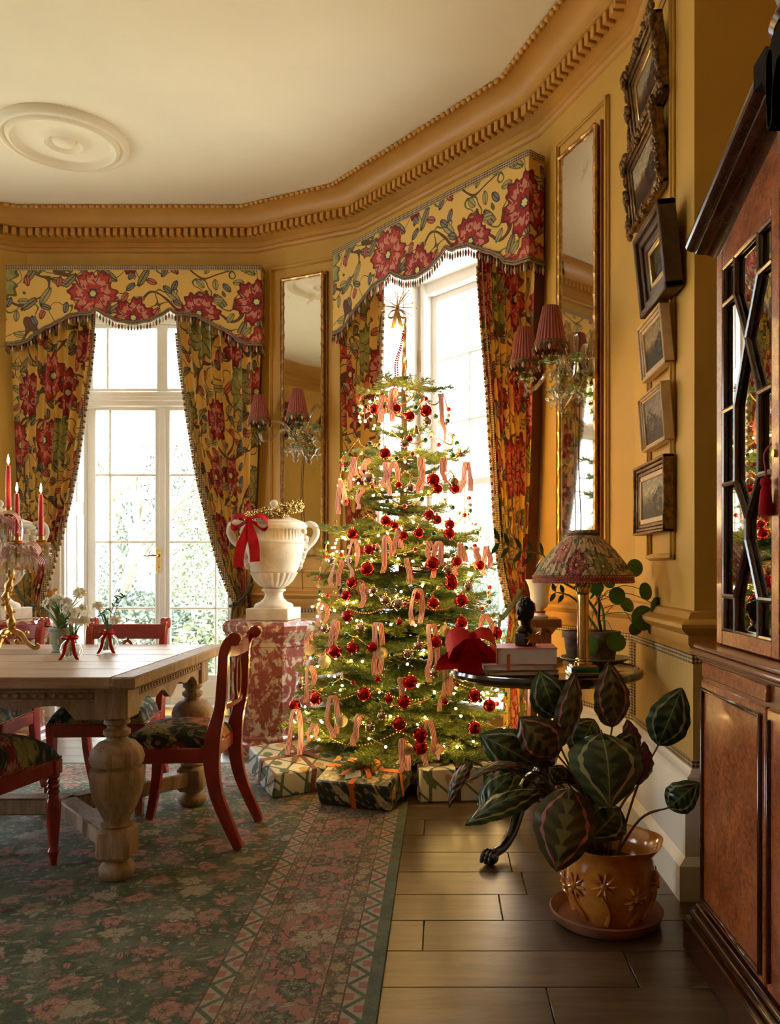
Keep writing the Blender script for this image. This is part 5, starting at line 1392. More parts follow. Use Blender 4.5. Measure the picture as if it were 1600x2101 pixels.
m_ = MB(); m_.box(-.13, .13, -.10, .10, 0, .10, .006); o = m_.build('wrapped_box', MAT['paper_gold']); o.location = (-.22, 4.38, .0095); o.rotation_euler = (0, 0, .3); tag(o, 'small present in plain gold paper under the fir branches', 'present')
# ------------------------------------------------------------------ tripod table and what stands on it
TCX, TCY, TZ = .435, 3.50, .71
def tripod():
    t = thing('tripod_table', 'black tripod table with scalloped pie-crust top and claw feet', 'table', (TCX, TCY, 0)); EB = MAT['ebonised']
    sc = lambda r, z, a: r*(1+(.022*(abs(math.sin(5*a+.4))**.6)-.006 if r > .3 else 0))
    m_ = MB(); m_.lathe([(.05, .672), (.33, .678), (.385, .682), (.402, .694), (.405, .708), (.400, .720), (.392, .722), (.386, .714), (.375, .7095), (.001, .7095)], 160, fn=sc); m_.build('table_top', EB, t, 30)
    m_ = MB(); m_.lathe([(.09, .672), (.09, .64), (.05, .63), (.032, .60), (.030, .52), (.036, .44), (.05, .40), (.062, .36), (.052, .32), (.040, .30), (.050, .28), (.055, .24), (.05, .19), (.03, .17), (.001, .165)], 32, fn=lambda r, z, a: r*(1+(.05*math.sin(10*a+z*30) if .33 < z < .42 else 0))); m_.build('column', EB, t)
    for k in range(3):
        an = math.radians(-128+120*k); d = Vector((math.cos(an), math.sin(an), 0))
        P_ = [(0.03, .25), (.09, .265), (.15, .235), (.20, .165), (.25, .085), (.31, .045), (.36, .038), (.395, .035)]
        pts = smooth_pts([d*r+Vector((0, 0, z)) for r, z in P_], 4); n = len(pts)
        m_ = MB(); m_.tube(pts, [interp([(0, .034), (.3, .032), (.6, .021), (.85, .019), (1, .024)], i/(n-1)) for i in range(n)], 12)
        leg = m_.build('leg', EB, t)
        m_ = MB(); c = d*.40
        m_.sphere((c.x, c.y, .024), .030, 14, 9, (1.1, 1.1, .8))
        sd = Vector((-d.y, d.x, 0))
        for j in (-1, 0, 1):
            q = c+sd*(.018*j)
            m_.tube(smooth_pts([q-d*.01+Vector((0, 0, .045)), q+d*.02+Vector((0, 0, .04)), q+d*.036+Vector((0, 0, .012))], 3), [.012]*4+[.009, .008, .006], 8)
        m_.build('claw_foot', EB, leg)
tripod()
def put(px, py, Y): p = at(px, py, Y); return p
def book(label, px, Y, z, rz, dim, cover):
    a, b, c = dim; t = thing('book', label, 'book', ((px-PPX)*Y/F_PX, Y, z), rz)
    m_ = MB(); m_.box(-a/2, a/2, -b/2, b/2, 0, .003, .001); m_.box(-a/2, a/2, -b/2, b/2, c-.003, c, .001); m_.box(-a/2-.001, -a/2+.004, -b/2, b/2, 0, c, .0015); m_.build('cover', MAT[cover], t)
    m_ = MB(); m_.box(-a/2+.004, a/2-.004, -b/2+.004, b/2-.004, .003, c-.003); m_.build('pages', MAT['page_edges'], t)
    return c
zt = TZ+.0105-.0105+.0000
b1 = book('large brown book at the bottom of the stack on the tripod table', 1062, 3.42, .7100, .10, (.29, .24, .020), 'book_brown')
b2 = book('cream book in the middle of the stack on the tripod table', 1058, 3.43, .7300, .03, (.285, .225, .022), 'book_cream')
b3 = book('thick red book on top of the stack under the bust', 1078, 3.42, .7520, -.04, (.245, .21, .066), 'book_red')
m_ = MB(); m_.box(-.007, .007, -.004, 0, -.055, .03); o = m_.build('bookmark_ribbon', MAT['orange_satin']); o.location = (.268, 3.305, .765); tag(o, 'narrow orange ribbon marker hanging from the red book', 'ribbon')
# bronze bust
bu = thing('bronze_bust', 'small dark bronze bust on a block standing on the red book', 'bust', ((1078-PPX)*3.43/F_PX, 3.43, .818), -.9)
m_ = MB(); m_.box(-.032, .032, -.032, .032, 0, .055, .004); m_.build('block', MAT['bronze_dark'], bu)
m_ = MB()
def headf(r, z, a):
    x = math.cos(a+PI/2)
    k = 1.0
    if .095 < z < .185: k = 1+.10*max(0, math.cos(a+PI/2))*(1 if z < .15 else .6)
    return r*k
m_.lathe([(.034, .055), (.040, .062), (.034, .074), (.021, .086), (.020, .100), (.026, .108), (.033, .118), (.037, .135), (.0385, .152), (.036, .170), (.027, .184), (.012, .192), (.001, .193)], 28, fn=headf)
m_.sphere((0, -.040, .140), .008, 8, 6, (.7, 1.1, 1.5)); m_.sphere((0, -.036, .115), .010, 8, 6); m_.sphere((0, -.036, .126), .0065, 8, 5, (1.6, 1, .6))
for sx in (-1, 1): m_.sphere((sx*.037, 0, .140), .009, 8, 6, (.5, .9, 1.4)); m_.sphere((sx*.014, -.034, .148), .006, 8, 5, (1.3, .8, .6))
rn = random.Random(4)
for k in range(70):
    a = rn.uniform(0, 2*PI); z = rn.uniform(.145, .195); r = .036*math.sqrt(max(.02, 1-((z-.15)/.046)**2))
    if math.cos(a-(-PI/2)) > .55 and z < .165: continue
    m_.sphere((r*math.cos(a), r*math.sin(a), z), .008, 6, 4)
m_.build('head', MAT['bronze_dark'], bu)
so = thing('gold_star', 'folded gold metal star leaning on the bust', 'star', ((1094-PPX)*3.36/F_PX, 3.36, .855), .1)
star_mesh(MB(), .037, .017, 8, .004).build('star', MAT['gilt'], so)
m_ = MB(); m_.tube([(.011*math.cos(k*PI/8), 0, .047+.011*math.sin(k*PI/8)) for k in range(17)], .0016, 6); m_.build('hanging_loop', MAT['gilt'], so)
# lamp
lp = thing('table_lamp', 'brass Corinthian column table lamp with a pleated floral shade', 'lamp', ((1196-PPX)*3.34/F_PX, 3.34, .7097))
m_ = MB(); m_.box(-.062, .062, -.062, .062, 0, .014, .002); m_.box(-.050, .050, -.050, .050, .030, .042, .003); m_.build('foot', MAT['brass'], lp)
m_ = MB(); m_.box(-.056, .056, -.056, .056, .013, .031, .002); m_.build('green_glass_block', MAT['bead_green'], lp)
m_ = MB(); m_.lathe([(.034, .041), (.036, .048), (.030, .054), (.033, .060), (.027, .068)], 28); m_.lathe([(.025, .066), (.0235, .24), (.0225, .325)], 48, fn=lambda r, z, a: r*(1-.05*abs(math.sin(8*a)))); m_.build('fluted_column', MAT['brass'], lp, 70)
m_ = MB(); m_.lathe([(.022, .322), (.028, .328), (.024, .334), (.026, .36), (.036, .378)], 28)
for ring, (zz, rr) in enumerate(((.335, .026), (.352, .029))):
    for k in range(8):
        a = 2*PI*(k+.5*ring)/8; d = Vector((math.cos(a), math.sin(a), 0))
        m_.tube(smooth_pts([d*(rr-.004)+Vector((0, 0, zz)), d*(rr+.002)+Vector((0, 0, zz+.016)), d*(rr+.009)+Vector((0, 0, zz+.02))], 3), [.006, .006, .006, .005, .005, .004, .003], 6)
m_.box(-.038, .038, -.038, .038, .376, .386, .003); m_.build('capital', MAT['brass'], lp)
m_ = MB(); m_.lathe([(.008, .385), (.008, .56)], 10); m_.build('stem', MAT['brass'], lp)
rip = lambda r, z, a: r*(1+.012*math.sin(44*a))
shp = [(.200, .375), (.198, .400), (.170, .445), (.125, .503), (.078, .548), (.060, .560), (.058, .566), (.064, .580)]
m_ = MB(); n = 220
m_.lathe(shp, n, fn=rip, cap=False)
m_.uv = [(u*1.1, v*.26) for u, v in m_.uv]; sh = m_.build('lamp_shade', MAT['shade_chintz'], lp, 70)
m_ = MB(); m_.lathe([(.202, .370), (.203, .380), (.201, .400), (.199, .402)], 96, cap=False); m_.build('red_trim', MAT['fringe_red'], sh)
m_ = MB()
for k in range(110):
    a = 2*PI*k/110
    for zz in (.376, .396): m_.sphere((.2035*math.cos(a), .2035*math.sin(a), zz), .0028, 5, 3)
f = m_.build('picot_beads', MAT['fringe_cream'], sh); f['kind'] = 'stuff'
m_ = MB(); m_.lathe([(.061, .560), (.063, .564), (.061, .569)], 60, cap=False); m_.build('neck_band', MAT['fringe_green'], sh)
# dish with potted plants
dsh = thing('shallow_dish', 'wide shallow green-glazed dish under the plant pots', 'dish', (.665, 3.585, .7097))
m_ = MB(); m_.lathe([(.05, .0), (.055, .006), (.12, .026), (.150, .042), (.148, .046), (.115, .032), (.05, .012), (.001, .010)], 48, fn=lambda r, z, a: r*(1+.02*math.sin(8*a)*(r > .1))); m_.build('bowl', MAT['dish_glaze'], dsh)
def round_leaf(m_, c, r, nrm, cup=.12):
    nrm = Vector(nrm).normalized(); s = nrm.orthogonal().normalized(); q = nrm.cross(s); n = 20
    vs = [Vector(c)+nrm*(-cup*r*.2)]
    for ring, rr in ((1, .5), (2, 1.0)):
        for k in range(n):
            a = 2*PI*k/n; vs.append(Vector(c)+(s*math.cos(a)+q*math.sin(a))*r*rr*(1+.04*math.sin(2*a))-nrm*cup*r*rr*rr)
    fs = [(0, 1+k, 1+(k+1) % n) for k in range(n)]+[(1+k, 1+n+k, 1+n+(k+1) % n, 1+(k+1) % n) for k in range(n)]
    m_.add(vs, fs); m_.add([v-nrm*.0012 for v in vs], [tuple(reversed(f)) for f in fs])
pl = thing('pilea_plant', 'round-leaved green plant in an aged terracotta pot on the dish', 'plant', (.685, 3.53, .720))
m_ = MB(); m_.lathe([(.048, 0), (.066, .10), (.068, .115), (.078, .116), (.079, .15), (.072, .151), (.068, .13), (.001, .128)], 36); m_.build('pot', MAT['terracotta_aged'], pl)
m_ = MB(); m_.lathe([(.067, .128), (.04, .136), (.001, .138)], 20, fn=lambda r, z, a: r*(1+.03*math.sin(5*a))); m_.build('soil', MAT['soil'], pl)
base = Vector((.685, 3.53, .86))
m_ = MB(); m_.tube(smooth_pts([(0, 0, .13), (-.015, -.005, .20), (-.012, 0, .27), (-.03, .005, .345)], 4), [.006]*13, 8); m_.build('main_stem', MAT['stem_brown'], pl)
for (px, py, rpx, Y, nx, nz) in ((1303, 1165, 17, 3.50, .1, .1), (1266, 1222, 17, 3.45, -.1, .2), (1326, 1213, 17, 3.42, .55, .2), (1347, 1242, 16, 3.36, .75, -.2), (1320, 1268, 24, 3.40, .0, .1), (1288, 1240, 15, 3.50, .4, .5), (1264, 1316, 20, 3.36, -.1, .6), (1223, 1205, 15, 3.52, -.3, .4), (1207, 1325, 20, 3.42, -.5, .1), (1305, 1290, 15, 3.48, .2, -.4), (1338, 1290, 11, 3.40, .8, -.3), (1250, 1195, 12, 3.58, .1, .7)):
    p = at(px, py, Y)-Vector((.685, 3.53, .720)); a = Vector((-.015, 0, rn.uniform(.16, .32)))
    m_ = MB(); mid = (a+p)/2+Vector((0, 0, .04)); m_.tube(smooth_pts([a, mid, p+Vector((0, .004, 0))], 5), .0018, 6); stm = m_.build('leaf_stalk', MAT['stem_green'], pl)
    m_ = MB(); round_leaf(m_, p, rpx*Y/F_PX*1.05, (nx, -1, nz)); m_.build('leaf', MAT['pilea_leaf'], stm)
zz = thing('zamioculcas_plant', 'glossy feather-leaved green plant in a dark pot behind the lamp', 'plant', (.60, 3.68, .720))
m_ = MB(); m_.lathe([(.040, 0), (.055, .11), (.064, .112), (.064, .14), (.057, .141), (.055, .125), (.001, .124)], 32); m_.build('pot', MAT['terracotta_aged'], zz)
for k, pts in enumerate(([(1235, 1300, 3.66), (1222, 1255, 3.64), (1190, 1215, 3.60), (1150, 1190, 3.55), (1115, 1140, 3.50), (1070, 1130, 3.48), (1025, 1112, 3.46)], [(1240, 1300, 3.70), (1236, 1250, 3.70), (1220, 1215, 3.70), (1215, 1190, 3.72)], [(1232, 1300, 3.68), (1180, 1230, 3.62), (1140, 1215, 3.58)])):
    P_ = [at(*p)-Vector((.60, 3.68, .720)) for p in pts]; P_[0].z = max(.10, min(P_[0].z, .12)); C_ = smooth_pts(P_, 4); n = len(C_)
    m_ = MB(); m_.tube(C_, [lerp(.008, .002, i/(n-1)) for i in range(n)], 8); stm = m_.build('stalk', MAT['stem_green'], zz)
    i0 = 12 if k == 0 else 6
    for j, i in enumerate(range(i0, n, 2)):
        for sd in (-1, 1):
            c = C_[i]; d = (C_[min(i+1, n-1)]-C_[i-1]).normalized(); up = Vector((0, -.35, 1.0)).normalized(); side = (up*sd+d*.55).normalized()
            l = .066 if k == 0 else .05; m_ = MB()
            wv = Vector((d.z, -.5, -d.x)).normalized() if abs(d.z) > .5 else Vector((0, -1, .25)).cross(side).normalized()
            vs = [c, c+side*l*.35+wv*.010, c+side*l*.7+wv*.0085, c+side*l, c+side*l*.7-wv*.0085, c+side*l*.35-wv*.010, c+side*l*.5+Vector((0, -.003, 0))]
            m_.add(vs, [(0, 1, 6), (1, 2, 6), (2, 3, 6), (3, 4, 6), (4, 5, 6), (5, 0, 6)]); m_.build('leaflet', MAT['zz_leaf'], stm)
# white urn on a wooden stand behind the table
pd = thing('wooden_stand', 'tall dark wooden plant stand with moulded top behind the tripod table', 'stand', (.50, 4.22, 0))
m_ = MB(); m_.box(-.10, .10, -.10, .10, .84, .885, .006); m_.lathe([(.10, .84), (.08, .82), (.065, .80)], 4); m_.build('top', MAT['walnut_band'], pd)
m_ = MB(); m_.box(-.055, .055, -.055, .055, .06, .82, .006); m_.box(-.10, .10, -.10, .10, 0, .06, .006); m_.build('shaft', MAT['walnut_band'], pd)
vs_ = thing('white_campana_vase', 'small white pitted campana vase on the wooden stand', 'vase', (.50, 4.22, .886))
m_ = MB(); m_.box(-.04, .04, -.04, .04, 0, .012, .002); m_.lathe([(.036, .012), (.030, .02), (.018, .034), (.022, .042), (.040, .055), (.049, .075), (.046, .088), (.047, .12), (.054, .155), (.066, .185), (.072, .192), (.068, .194), (.058, .17), (.001, .10)], 36); m_.build('body', MAT['white_paint'], vs_)
m_ = MB(); m_.lathe([(.030, .024), (.033, .029), (.030, .034)], 20, cap=False); m_.build('red_band', MAT['fringe_red'], vs_)
# ------------------------------------------------------------------ calathea in a majolica pot
PX_, PY_ = .535, 2.69
sa = thing('plant_saucer', 'wide terracotta saucer under the orange pot', 'saucer', (PX_, PY_, 0))
m_ = MB(); m_.lathe([(.155, 0), (.172, .012), (.182, .040), (.178, .044), (.168, .036), (.155, .016), (.001, .014)], 56); m_.build('dish', MAT['terracotta'], sa)
pt_ = thing('majolica_planter', 'orange glazed planter moulded with flowers and a wavy rim', 'planter', (PX_+.012, PY_, .0145))
wavy = lambda r, z, a: r*(1+(.030*math.sin(6*a+.5)*max(0, (z-.18)/.07)))
m_ = MB(); m_.lathe([(.105, 0), (.108, .012), (.118, .03), (.138, .075), (.146, .12), (.143, .16), (.139, .195), (.148, .22), (.168, .243), (.171, .249), (.160, .247), (.134, .215), (.128, .19), (.128, .17), (.001, .168)], 96, fn=wavy); m_.build('pot', MAT['majolica'], pt_, 70)
m_ = MB(); rn = random.Random(9)
def pr_(z): return interp([(0, .108), (.03, .12), (.075, .140), (.12, .148), (.16, .145), (.2, .140)], z)
for fl_ in range(9):
    a0 = fl_*2*PI/9+.2; z0 = rn.uniform(.10, .15)
    for k in range(9):
        an = 2*PI*k/9; q = [(.010, .003), (.024, .004), (.040, .002)]; P_ = []
        for rr, h in q:
            a = a0+rr*math.cos(an)/.145; z = z0+rr*math.sin(an); P_.append(((pr_(z)+h*.5)*math.cos(a), (pr_(z)+h*.5)*math.sin(a), z))
        m_.tube(P_, [.005, .0105, .004], 6, flat=.6)
    m_.sphere(((pr_(z0)+.004)*math.cos(a0), (pr_(z0)+.004)*math.sin(a0), z0), .011, 8, 6)
    P_ = []
    for k in range(6):
        t = k/5; z = lerp(z0-.03, .012, t); a = a0+.12*math.sin(3*t+fl_); P_.append(((pr_(z)+.001)*math.cos(a), (pr_(z)+.001)*math.sin(a), z))
    m_.tube(P_, [.006, .0065, .0065, .007, .008, .009], 6)
f = m_.build('moulded_flowers', MAT['majolica'], pt_); f['kind'] = 'stuff'
ca = thing('calathea_plant', 'large calathea with dark green and pink marked leaves in the orange planter', 'plant', (PX_, PY_, .182))
m_ = MB(); m_.lathe([(.128, .0), (.10, .012), (.05, .02), (.001, .018)], 28, fn=lambda r, z, a: r*(1+.02*math.sin(7*a))); m_.build('soil', MAT['soil'], ca)
O = Vector((PX_, PY_, .182))
def cal_leaf(bx, by, tx, ty, wpx, Yb, Yt, top='calathea_top', back='calathea_back', nrm=(0, -1, .35), bow_=.035, flip=False, roll=.25):
    b = at(900+bx*.35, 1360+by*.35, Yb)-O; e = at(900+tx*.35, 1360+ty*.35, Yt)-O; W = 1.13*wpx*.35*((Yb+Yt)/2)/F_PX
    d = e-b; L = d.length; d.normalize(); n_ = Vector(nrm); n_ = (n_-d*n_.dot(d)).normalized(); s = d.cross(n_).normalized()
    NU, NV = 12, 22
    def prof(v): return (math.sin(PI*min(1, v**.80))**.72)*(1 if v < .9 else 1)
    def fn(u, v, off=0.0):
        x = (u-.5)*2; hw = W/2*prof(v)*(1+.03*math.sin(v*26)*(abs(x) > .8))
        return b+d*(L*v)+s*(x*hw)+n_*(bow_*math.sin(PI*v)*1.0-roll*W*.5*x*x*prof(v)+.006*math.sin(v*34+abs(x)*8)*abs(x)*.5+off+.05*W*(1-abs(x))*0)
    m_ = MB(); m_.cur = 0 if not flip else 1; m_.grid(lambda u, v: fn(u, v), NU, NV); m_.cur = 1 if not flip else 0; m_.grid(lambda u, v: fn(u, v, -.0014), NU, NV)
    st_ = Vector((rn.uniform(-.035, .035), rn.uniform(-.03, .03), .0))
    q = MB(); mid = st_.lerp(b, .5)+Vector((0, 0, .05)); q.tube(smooth_pts([st_, mid, b+d*.0, b+d*L*.12+n_*bow_*.35], 6), [.0042]*10+[.003]*9, 7); stem = q.build('leaf_stem', MAT['stem_brown'], ca)
    m_.build('leaf', [MAT[top], MAT[back]], stem, 70)
Pk = 'calathea_pink'
cal_leaf(950, 410, 1000, 850, 385, 2.56, 2.42, bow_=.05, nrm=(.0, -1, .5))
cal_leaf(775, 735, 690, 1225, 325, 2.52, 2.44, Pk, nrm=(-.15, -1, .3))
cal_leaf(690, 325, 590, 45, 200, 2.70, 2.72, nrm=(-.1, -1, .1), roll=.15)
cal_leaf(715, 495, 800, 45, 150, 2.60, 2.62, Pk, Pk, nrm=(.3, -1, 0), roll=.6)
cal_leaf(1015, 380, 995, -5, 195, 2.66, 2.68, Pk, Pk, nrm=(.15, -1, .1), roll=.35)
cal_leaf(700, 545, 470, 320, 235, 2.58, 2.56, Pk, nrm=(-.2, -1, .2))
cal_leaf(570, 600, 240, 420, 230, 2.72, 2.74, nrm=(-.1, -1, .3))
cal_leaf(800, 520, 910, 330, 210, 2.76, 2.80, nrm=(.0, -1, .3))
cal_leaf(500, 600, 150, 700, 75, 2.64, 2.60, Pk, nrm=(0, -.45, 1))
cal_leaf(600, 745, 155, 950, 150, 2.60, 2.56, nrm=(-.1, -.7, .8), roll=.5)
cal_leaf(190, 575, 60, 850, 85, 2.72, 2.70, Pk, nrm=(-.6, -.8, .3), roll=.5)
cal_leaf(450, 640, 230, 900, 170, 2.70, 2.66, nrm=(-.2, -.8, .6))
cal_leaf(1285, 485, 1425, 145, 215, 2.76, 2.74, nrm=(-.25, -1, .15))
cal_leaf(1345, 850, 1525, 700, 165, 2.62, 2.58, nrm=(-.15, -1, .4))
cal_leaf(745, 690, 645, 615, 110, 2.66, 2.66, nrm=(0, -1, .3), bow_=.01)
cal_leaf(1060, 850, 885, 1035, 215, 2.54, 2.50, nrm=(.1, -1, .5))
cal_leaf(1165, 720, 1205, 460, 125, 2.72, 2.72, 'calathea_back', 'calathea_back', nrm=(.4, -1, 0), roll=.5)
cal_leaf(1120, 560, 1105, 330, 120, 2.74, 2.74, 'calathea_back', 'calathea_back', nrm=(.3, -1, 0), roll=.5)
cal_leaf(1020, 640, 1140, 400, 200, 2.70, 2.72, nrm=(.2, -1, .3))
# ------------------------------------------------------------------ things on the dining table
TT = .7605
cx_, cy_ = -1.985, 3.80
cn = thing('candelabra', 'gilt bronze candelabra hung with crystal drops and red striped bows', 'candelabra', (cx_, cy_, TT))
rn = random.Random(31)
m_ = MB()
for k in range(3):
    an = 2*PI*k/3+.5; d = Vector((math.cos(an), math.sin(an), 0))
    m_.tube(smooth_pts([d*.01+Vector((0, 0, .09)), d*.05+Vector((0, 0, .075)), d*.075+Vector((0, 0, .035)), d*.105+Vector((0, 0, .010)), d*.125+Vector((0, 0, .014)), d*.115+Vector((0, 0, .026))], 4), [.014, .015, .015, .014, .013, .012, .012, .011, .011, .011, .011, .011, .011, .011, .011, .011, .010, .009, .008, .007, .006], 8)
    for j in range(5): m_.sphere(d*rn.uniform(.03, .09)+Vector((rn.uniform(-.01, .01), rn.uniform(-.01, .01), rn.uniform(.03, .08))), rn.uniform(.009, .015), 7, 5)
m_.build('scrolled_base', MAT['gilt'], cn)
m_ = MB(); P_ = smooth_pts([(0, 0, .07), (.012, .004, .15), (-.010, -.006, .24), (.012, 0, .33), (-.004, 0, .42), (0, 0, .50), (0, 0, .62)], 6)
m_.tube(P_, [.015+.006*math.sin(i*1.7) for i in range(len(P_))], 10)
for i in range(40):
    p = P_[rn.randrange(3, len(P_)-8)]; a = rn.uniform(0, 6.28); m_.sphere(p+Vector((.017*math.cos(a), .017*math.sin(a), 0)), rn.uniform(.006, .011), 6, 4)
m_.build('twisted_stem', MAT['gilt'], cn)
def candle(par, p, h, up=True):
    m_ = MB(); m_.lathe([(.002, -.012), (.012, -.010), (.020, .0), (.026, .010), (.024, .013), (.014, .010), (.014, .03), (.018, .034)], 18, p); hol = m_.build('candle_cup', MAT['gilt'], par)
cands = [((0.0, 0.0, .625), .215), ((.070, -.06, .490), .215), ((.135, .03, .495), .215), ((-.13, .05, .490), .215)]
drop = MB(); drop.lathe([(.0012, .006), (.006, .0), (.010, -.012), (.0125, -.028), (.008, -.052), (.0006, -.080)], 6, cap=False); dropm = drop.mesh('crystal_drop', MAT['crystal'], 10)
for i, (p, h) in enumerate(cands):
    par = cn
    if i:
        m_ = MB(); m_.tube(smooth_pts([(0, 0, .40), (p[0]*.35, p[1]*.35, .375), (p[0]*.8, p[1]*.8, .40), (p[0]*1.02, p[1]*1.02, .45), (p[0], p[1], p[2]-.008)], 5), [.009]*10+[.0075]*11, 8); par = m_.build('arm', MAT['gilt'], cn)
    candle(par, p, h)
    m_ = MB(); m_.lathe([(.030, -.004), (.042, .004), (.040, .006), (.012, .002)], 20, (p[0], p[1], p[2]-.006), cap=False); m_.build('drip_pan', MAT['gilt'], par)
    nd = 12
    for k in range(nd):
        a = 2*PI*k/nd; link('crystal_drop', dropm, par, (p[0]+.040*math.cos(a), p[1]+.040*math.sin(a), p[2]-.012), (0, 0, a), (1, 1, 1.25+.5*(k % 2)))
    c = thing('red_candle', 'lit red taper candle, tallest in the candelabra' if i == 0 else 'lit red taper candle on a candelabra arm', 'candle', (cx_+p[0], cy_+p[1], TT+p[2]+.012), 0, None if i == 0 else 'candles on the candelabra arms')
    m_ = MB(); m_.lathe([(.0115, 0), (.0125, .03), (.0105, h*.8), (.0085, h-.004), (.004, h), (.001, h-.001)], 16); m_.build('taper', MAT['red_wax'], c)
    m_ = MB(); m_.tube([(0, 0, h-.004), (.001, 0, h+.008)], .0011, 5); m_.build('wick', MAT['wire_dark'], c)
    m_ = MB(); m_.lathe([(.0008, h+.003), (.0046, h+.010), (.0056, h+.018), (.0036, h+.032), (.0004, h+.048)], 10, cap=False); m_.build('flame', MAT['flame'], c)
for k in range(16):
    a = 2*PI*k/16; link('crystal_drop', dropm, cn, (.050*math.cos(a), .050*math.sin(a), .600), (0, 0, a), (1, 1, 1.6))
m_ = MB(); m_.lathe([(.030, .600), (.052, .608), (.050, .611), (.02, .606)], 20, cap=False); m_.build('drip_pan', MAT['gilt'], cn)
bow('striped_bow', 'red and white striped bow on a lower candelabra arm', 'bow', (cx_+.10, cy_-.075, TT+.470), .1, MAT['ribbon_stripe'], .62, ((-.13, .13), (.12, .12)), .055)
bow('striped_bow', 'red and white striped bow tied below the tallest candle', 'bow', (cx_+.005, cy_-.065, TT+.615), .1, MAT['ribbon_stripe'], .6, ((-.08, .13), (.10, .13)), .055)
# flowers
def flower(par, c, r, nrm, rn):
    nrm = Vector(nrm).normalized(); s = nrm.orthogonal().normalized(); q = nrm.cross(s); m_ = MB()
    for k in range(6):
        a = 2*PI*k/6; d = s*math.cos(a)+q*math.sin(a); w_ = nrm.cross(d)
        m_.add([Vector(c), Vector(c)+d*r*.55+w_*r*.28+nrm*.001, Vector(c)+d*r+nrm*.003, Vector(c)+d*r*.55-w_*r*.28+nrm*.001], [(0, 1, 2, 3)])
    m_.lathe([(r*.16, 0), (r*.24, r*.22)], 8, (0, 0, 0), cap=False)
    k0 = len(m_.v)-16
    for i in range(k0, len(m_.v)): x, y, z = m_.v[i]; m_.v[i] = tuple(Vector(c)+s*x+q*y+nrm*z)
    m_.build('flower', MAT['petal_white'], par)
def narcissi(t, base, tips, rn, r=.019, nf=5, leaves=10, spread=.09, lh=.17):
    for tp in tips:
        p = Vector(tp); m_ = MB(); m_.tube(smooth_pts([base+Vector((rn.uniform(-.015, .015), rn.uniform(-.015, .015), 0)), base.lerp(p, .55)+Vector((0, 0, .015)), p], 5), .0024, 6); stm = m_.build('stem', MAT['narcissus_leaf'], t)
        for k in range(nf):
            a = rn.uniform(0, 6.28); d = Vector((math.cos(a), math.sin(a)*.8-.35, rn.uniform(-.1, .8))).normalized(); flower(stm, p+d*.016, r, d, rn)
    for k in range(leaves):
        a = rn.uniform(0, 6.28); e = base+Vector((math.cos(a)*spread*rn.uniform(.6, 1.2), math.sin(a)*spread, lh*rn.uniform(.5, 1.1))); m_ = MB()
        strip_r(m_, smooth_pts([base, base.lerp(e, .5)+Vector((0, 0, .035)), e], 5), Vector((-math.sin(a), math.cos(a), .2)), lambda u: .009*(1-u*u*.9)); m_.build('leaf', MAT['narcissus_leaf'], t, 80)
def tpos(px, py): Y = F_PX*(CAM_H-TT)/(py-HOR); return Vector(((px-PPX)*Y/F_PX, Y, TT))
p0 = tpos(127, 1337)
gp = thing('jasper_pot', 'pale green jasperware pot of white narcissi between the candelabra and the glass vases', 'planter', p0)
m_ = MB(); m_.lathe([(.036, 0), (.040, .004), (.038, .012), (.044, .04), (.052, .095), (.056, .098), (.056, .108), (.050, .108), (.046, .09), (.001, .088)], 32); m_.build('pot', MAT['jasper_green'], gp)
m_ = MB()
for k in range(7):
    a = 2*PI*k/7+.3; m_.sphere((.045*math.cos(a), .045*math.sin(a), .05), .008, 8, 6, (.5, .5, 1.8)); m_.sphere((.0475*math.cos(a+.3), .0475*math.sin(a+.3), .064), .006, 8, 6, (.6, .6, 1))
f = m_.build('relief_sprigs', MAT['petal_white'], gp); f['kind'] = 'stuff'
rn = random.Random(8)
na = thing('narcissus_plant', 'white narcissi with grassy leaves in the jasperware pot', 'flowers', p0+Vector((0, 0, .088)))
narcissi(na, Vector((0, 0, 0)), [(-.05, -.02, .13), (-.02, .0, .145), (.03, -.02, .13), (.075, .01, .175), (.055, -.03, .09), (.0, .02, .12), (.10, .0, .10)], rn, .027, 9, 30, .15, .14)
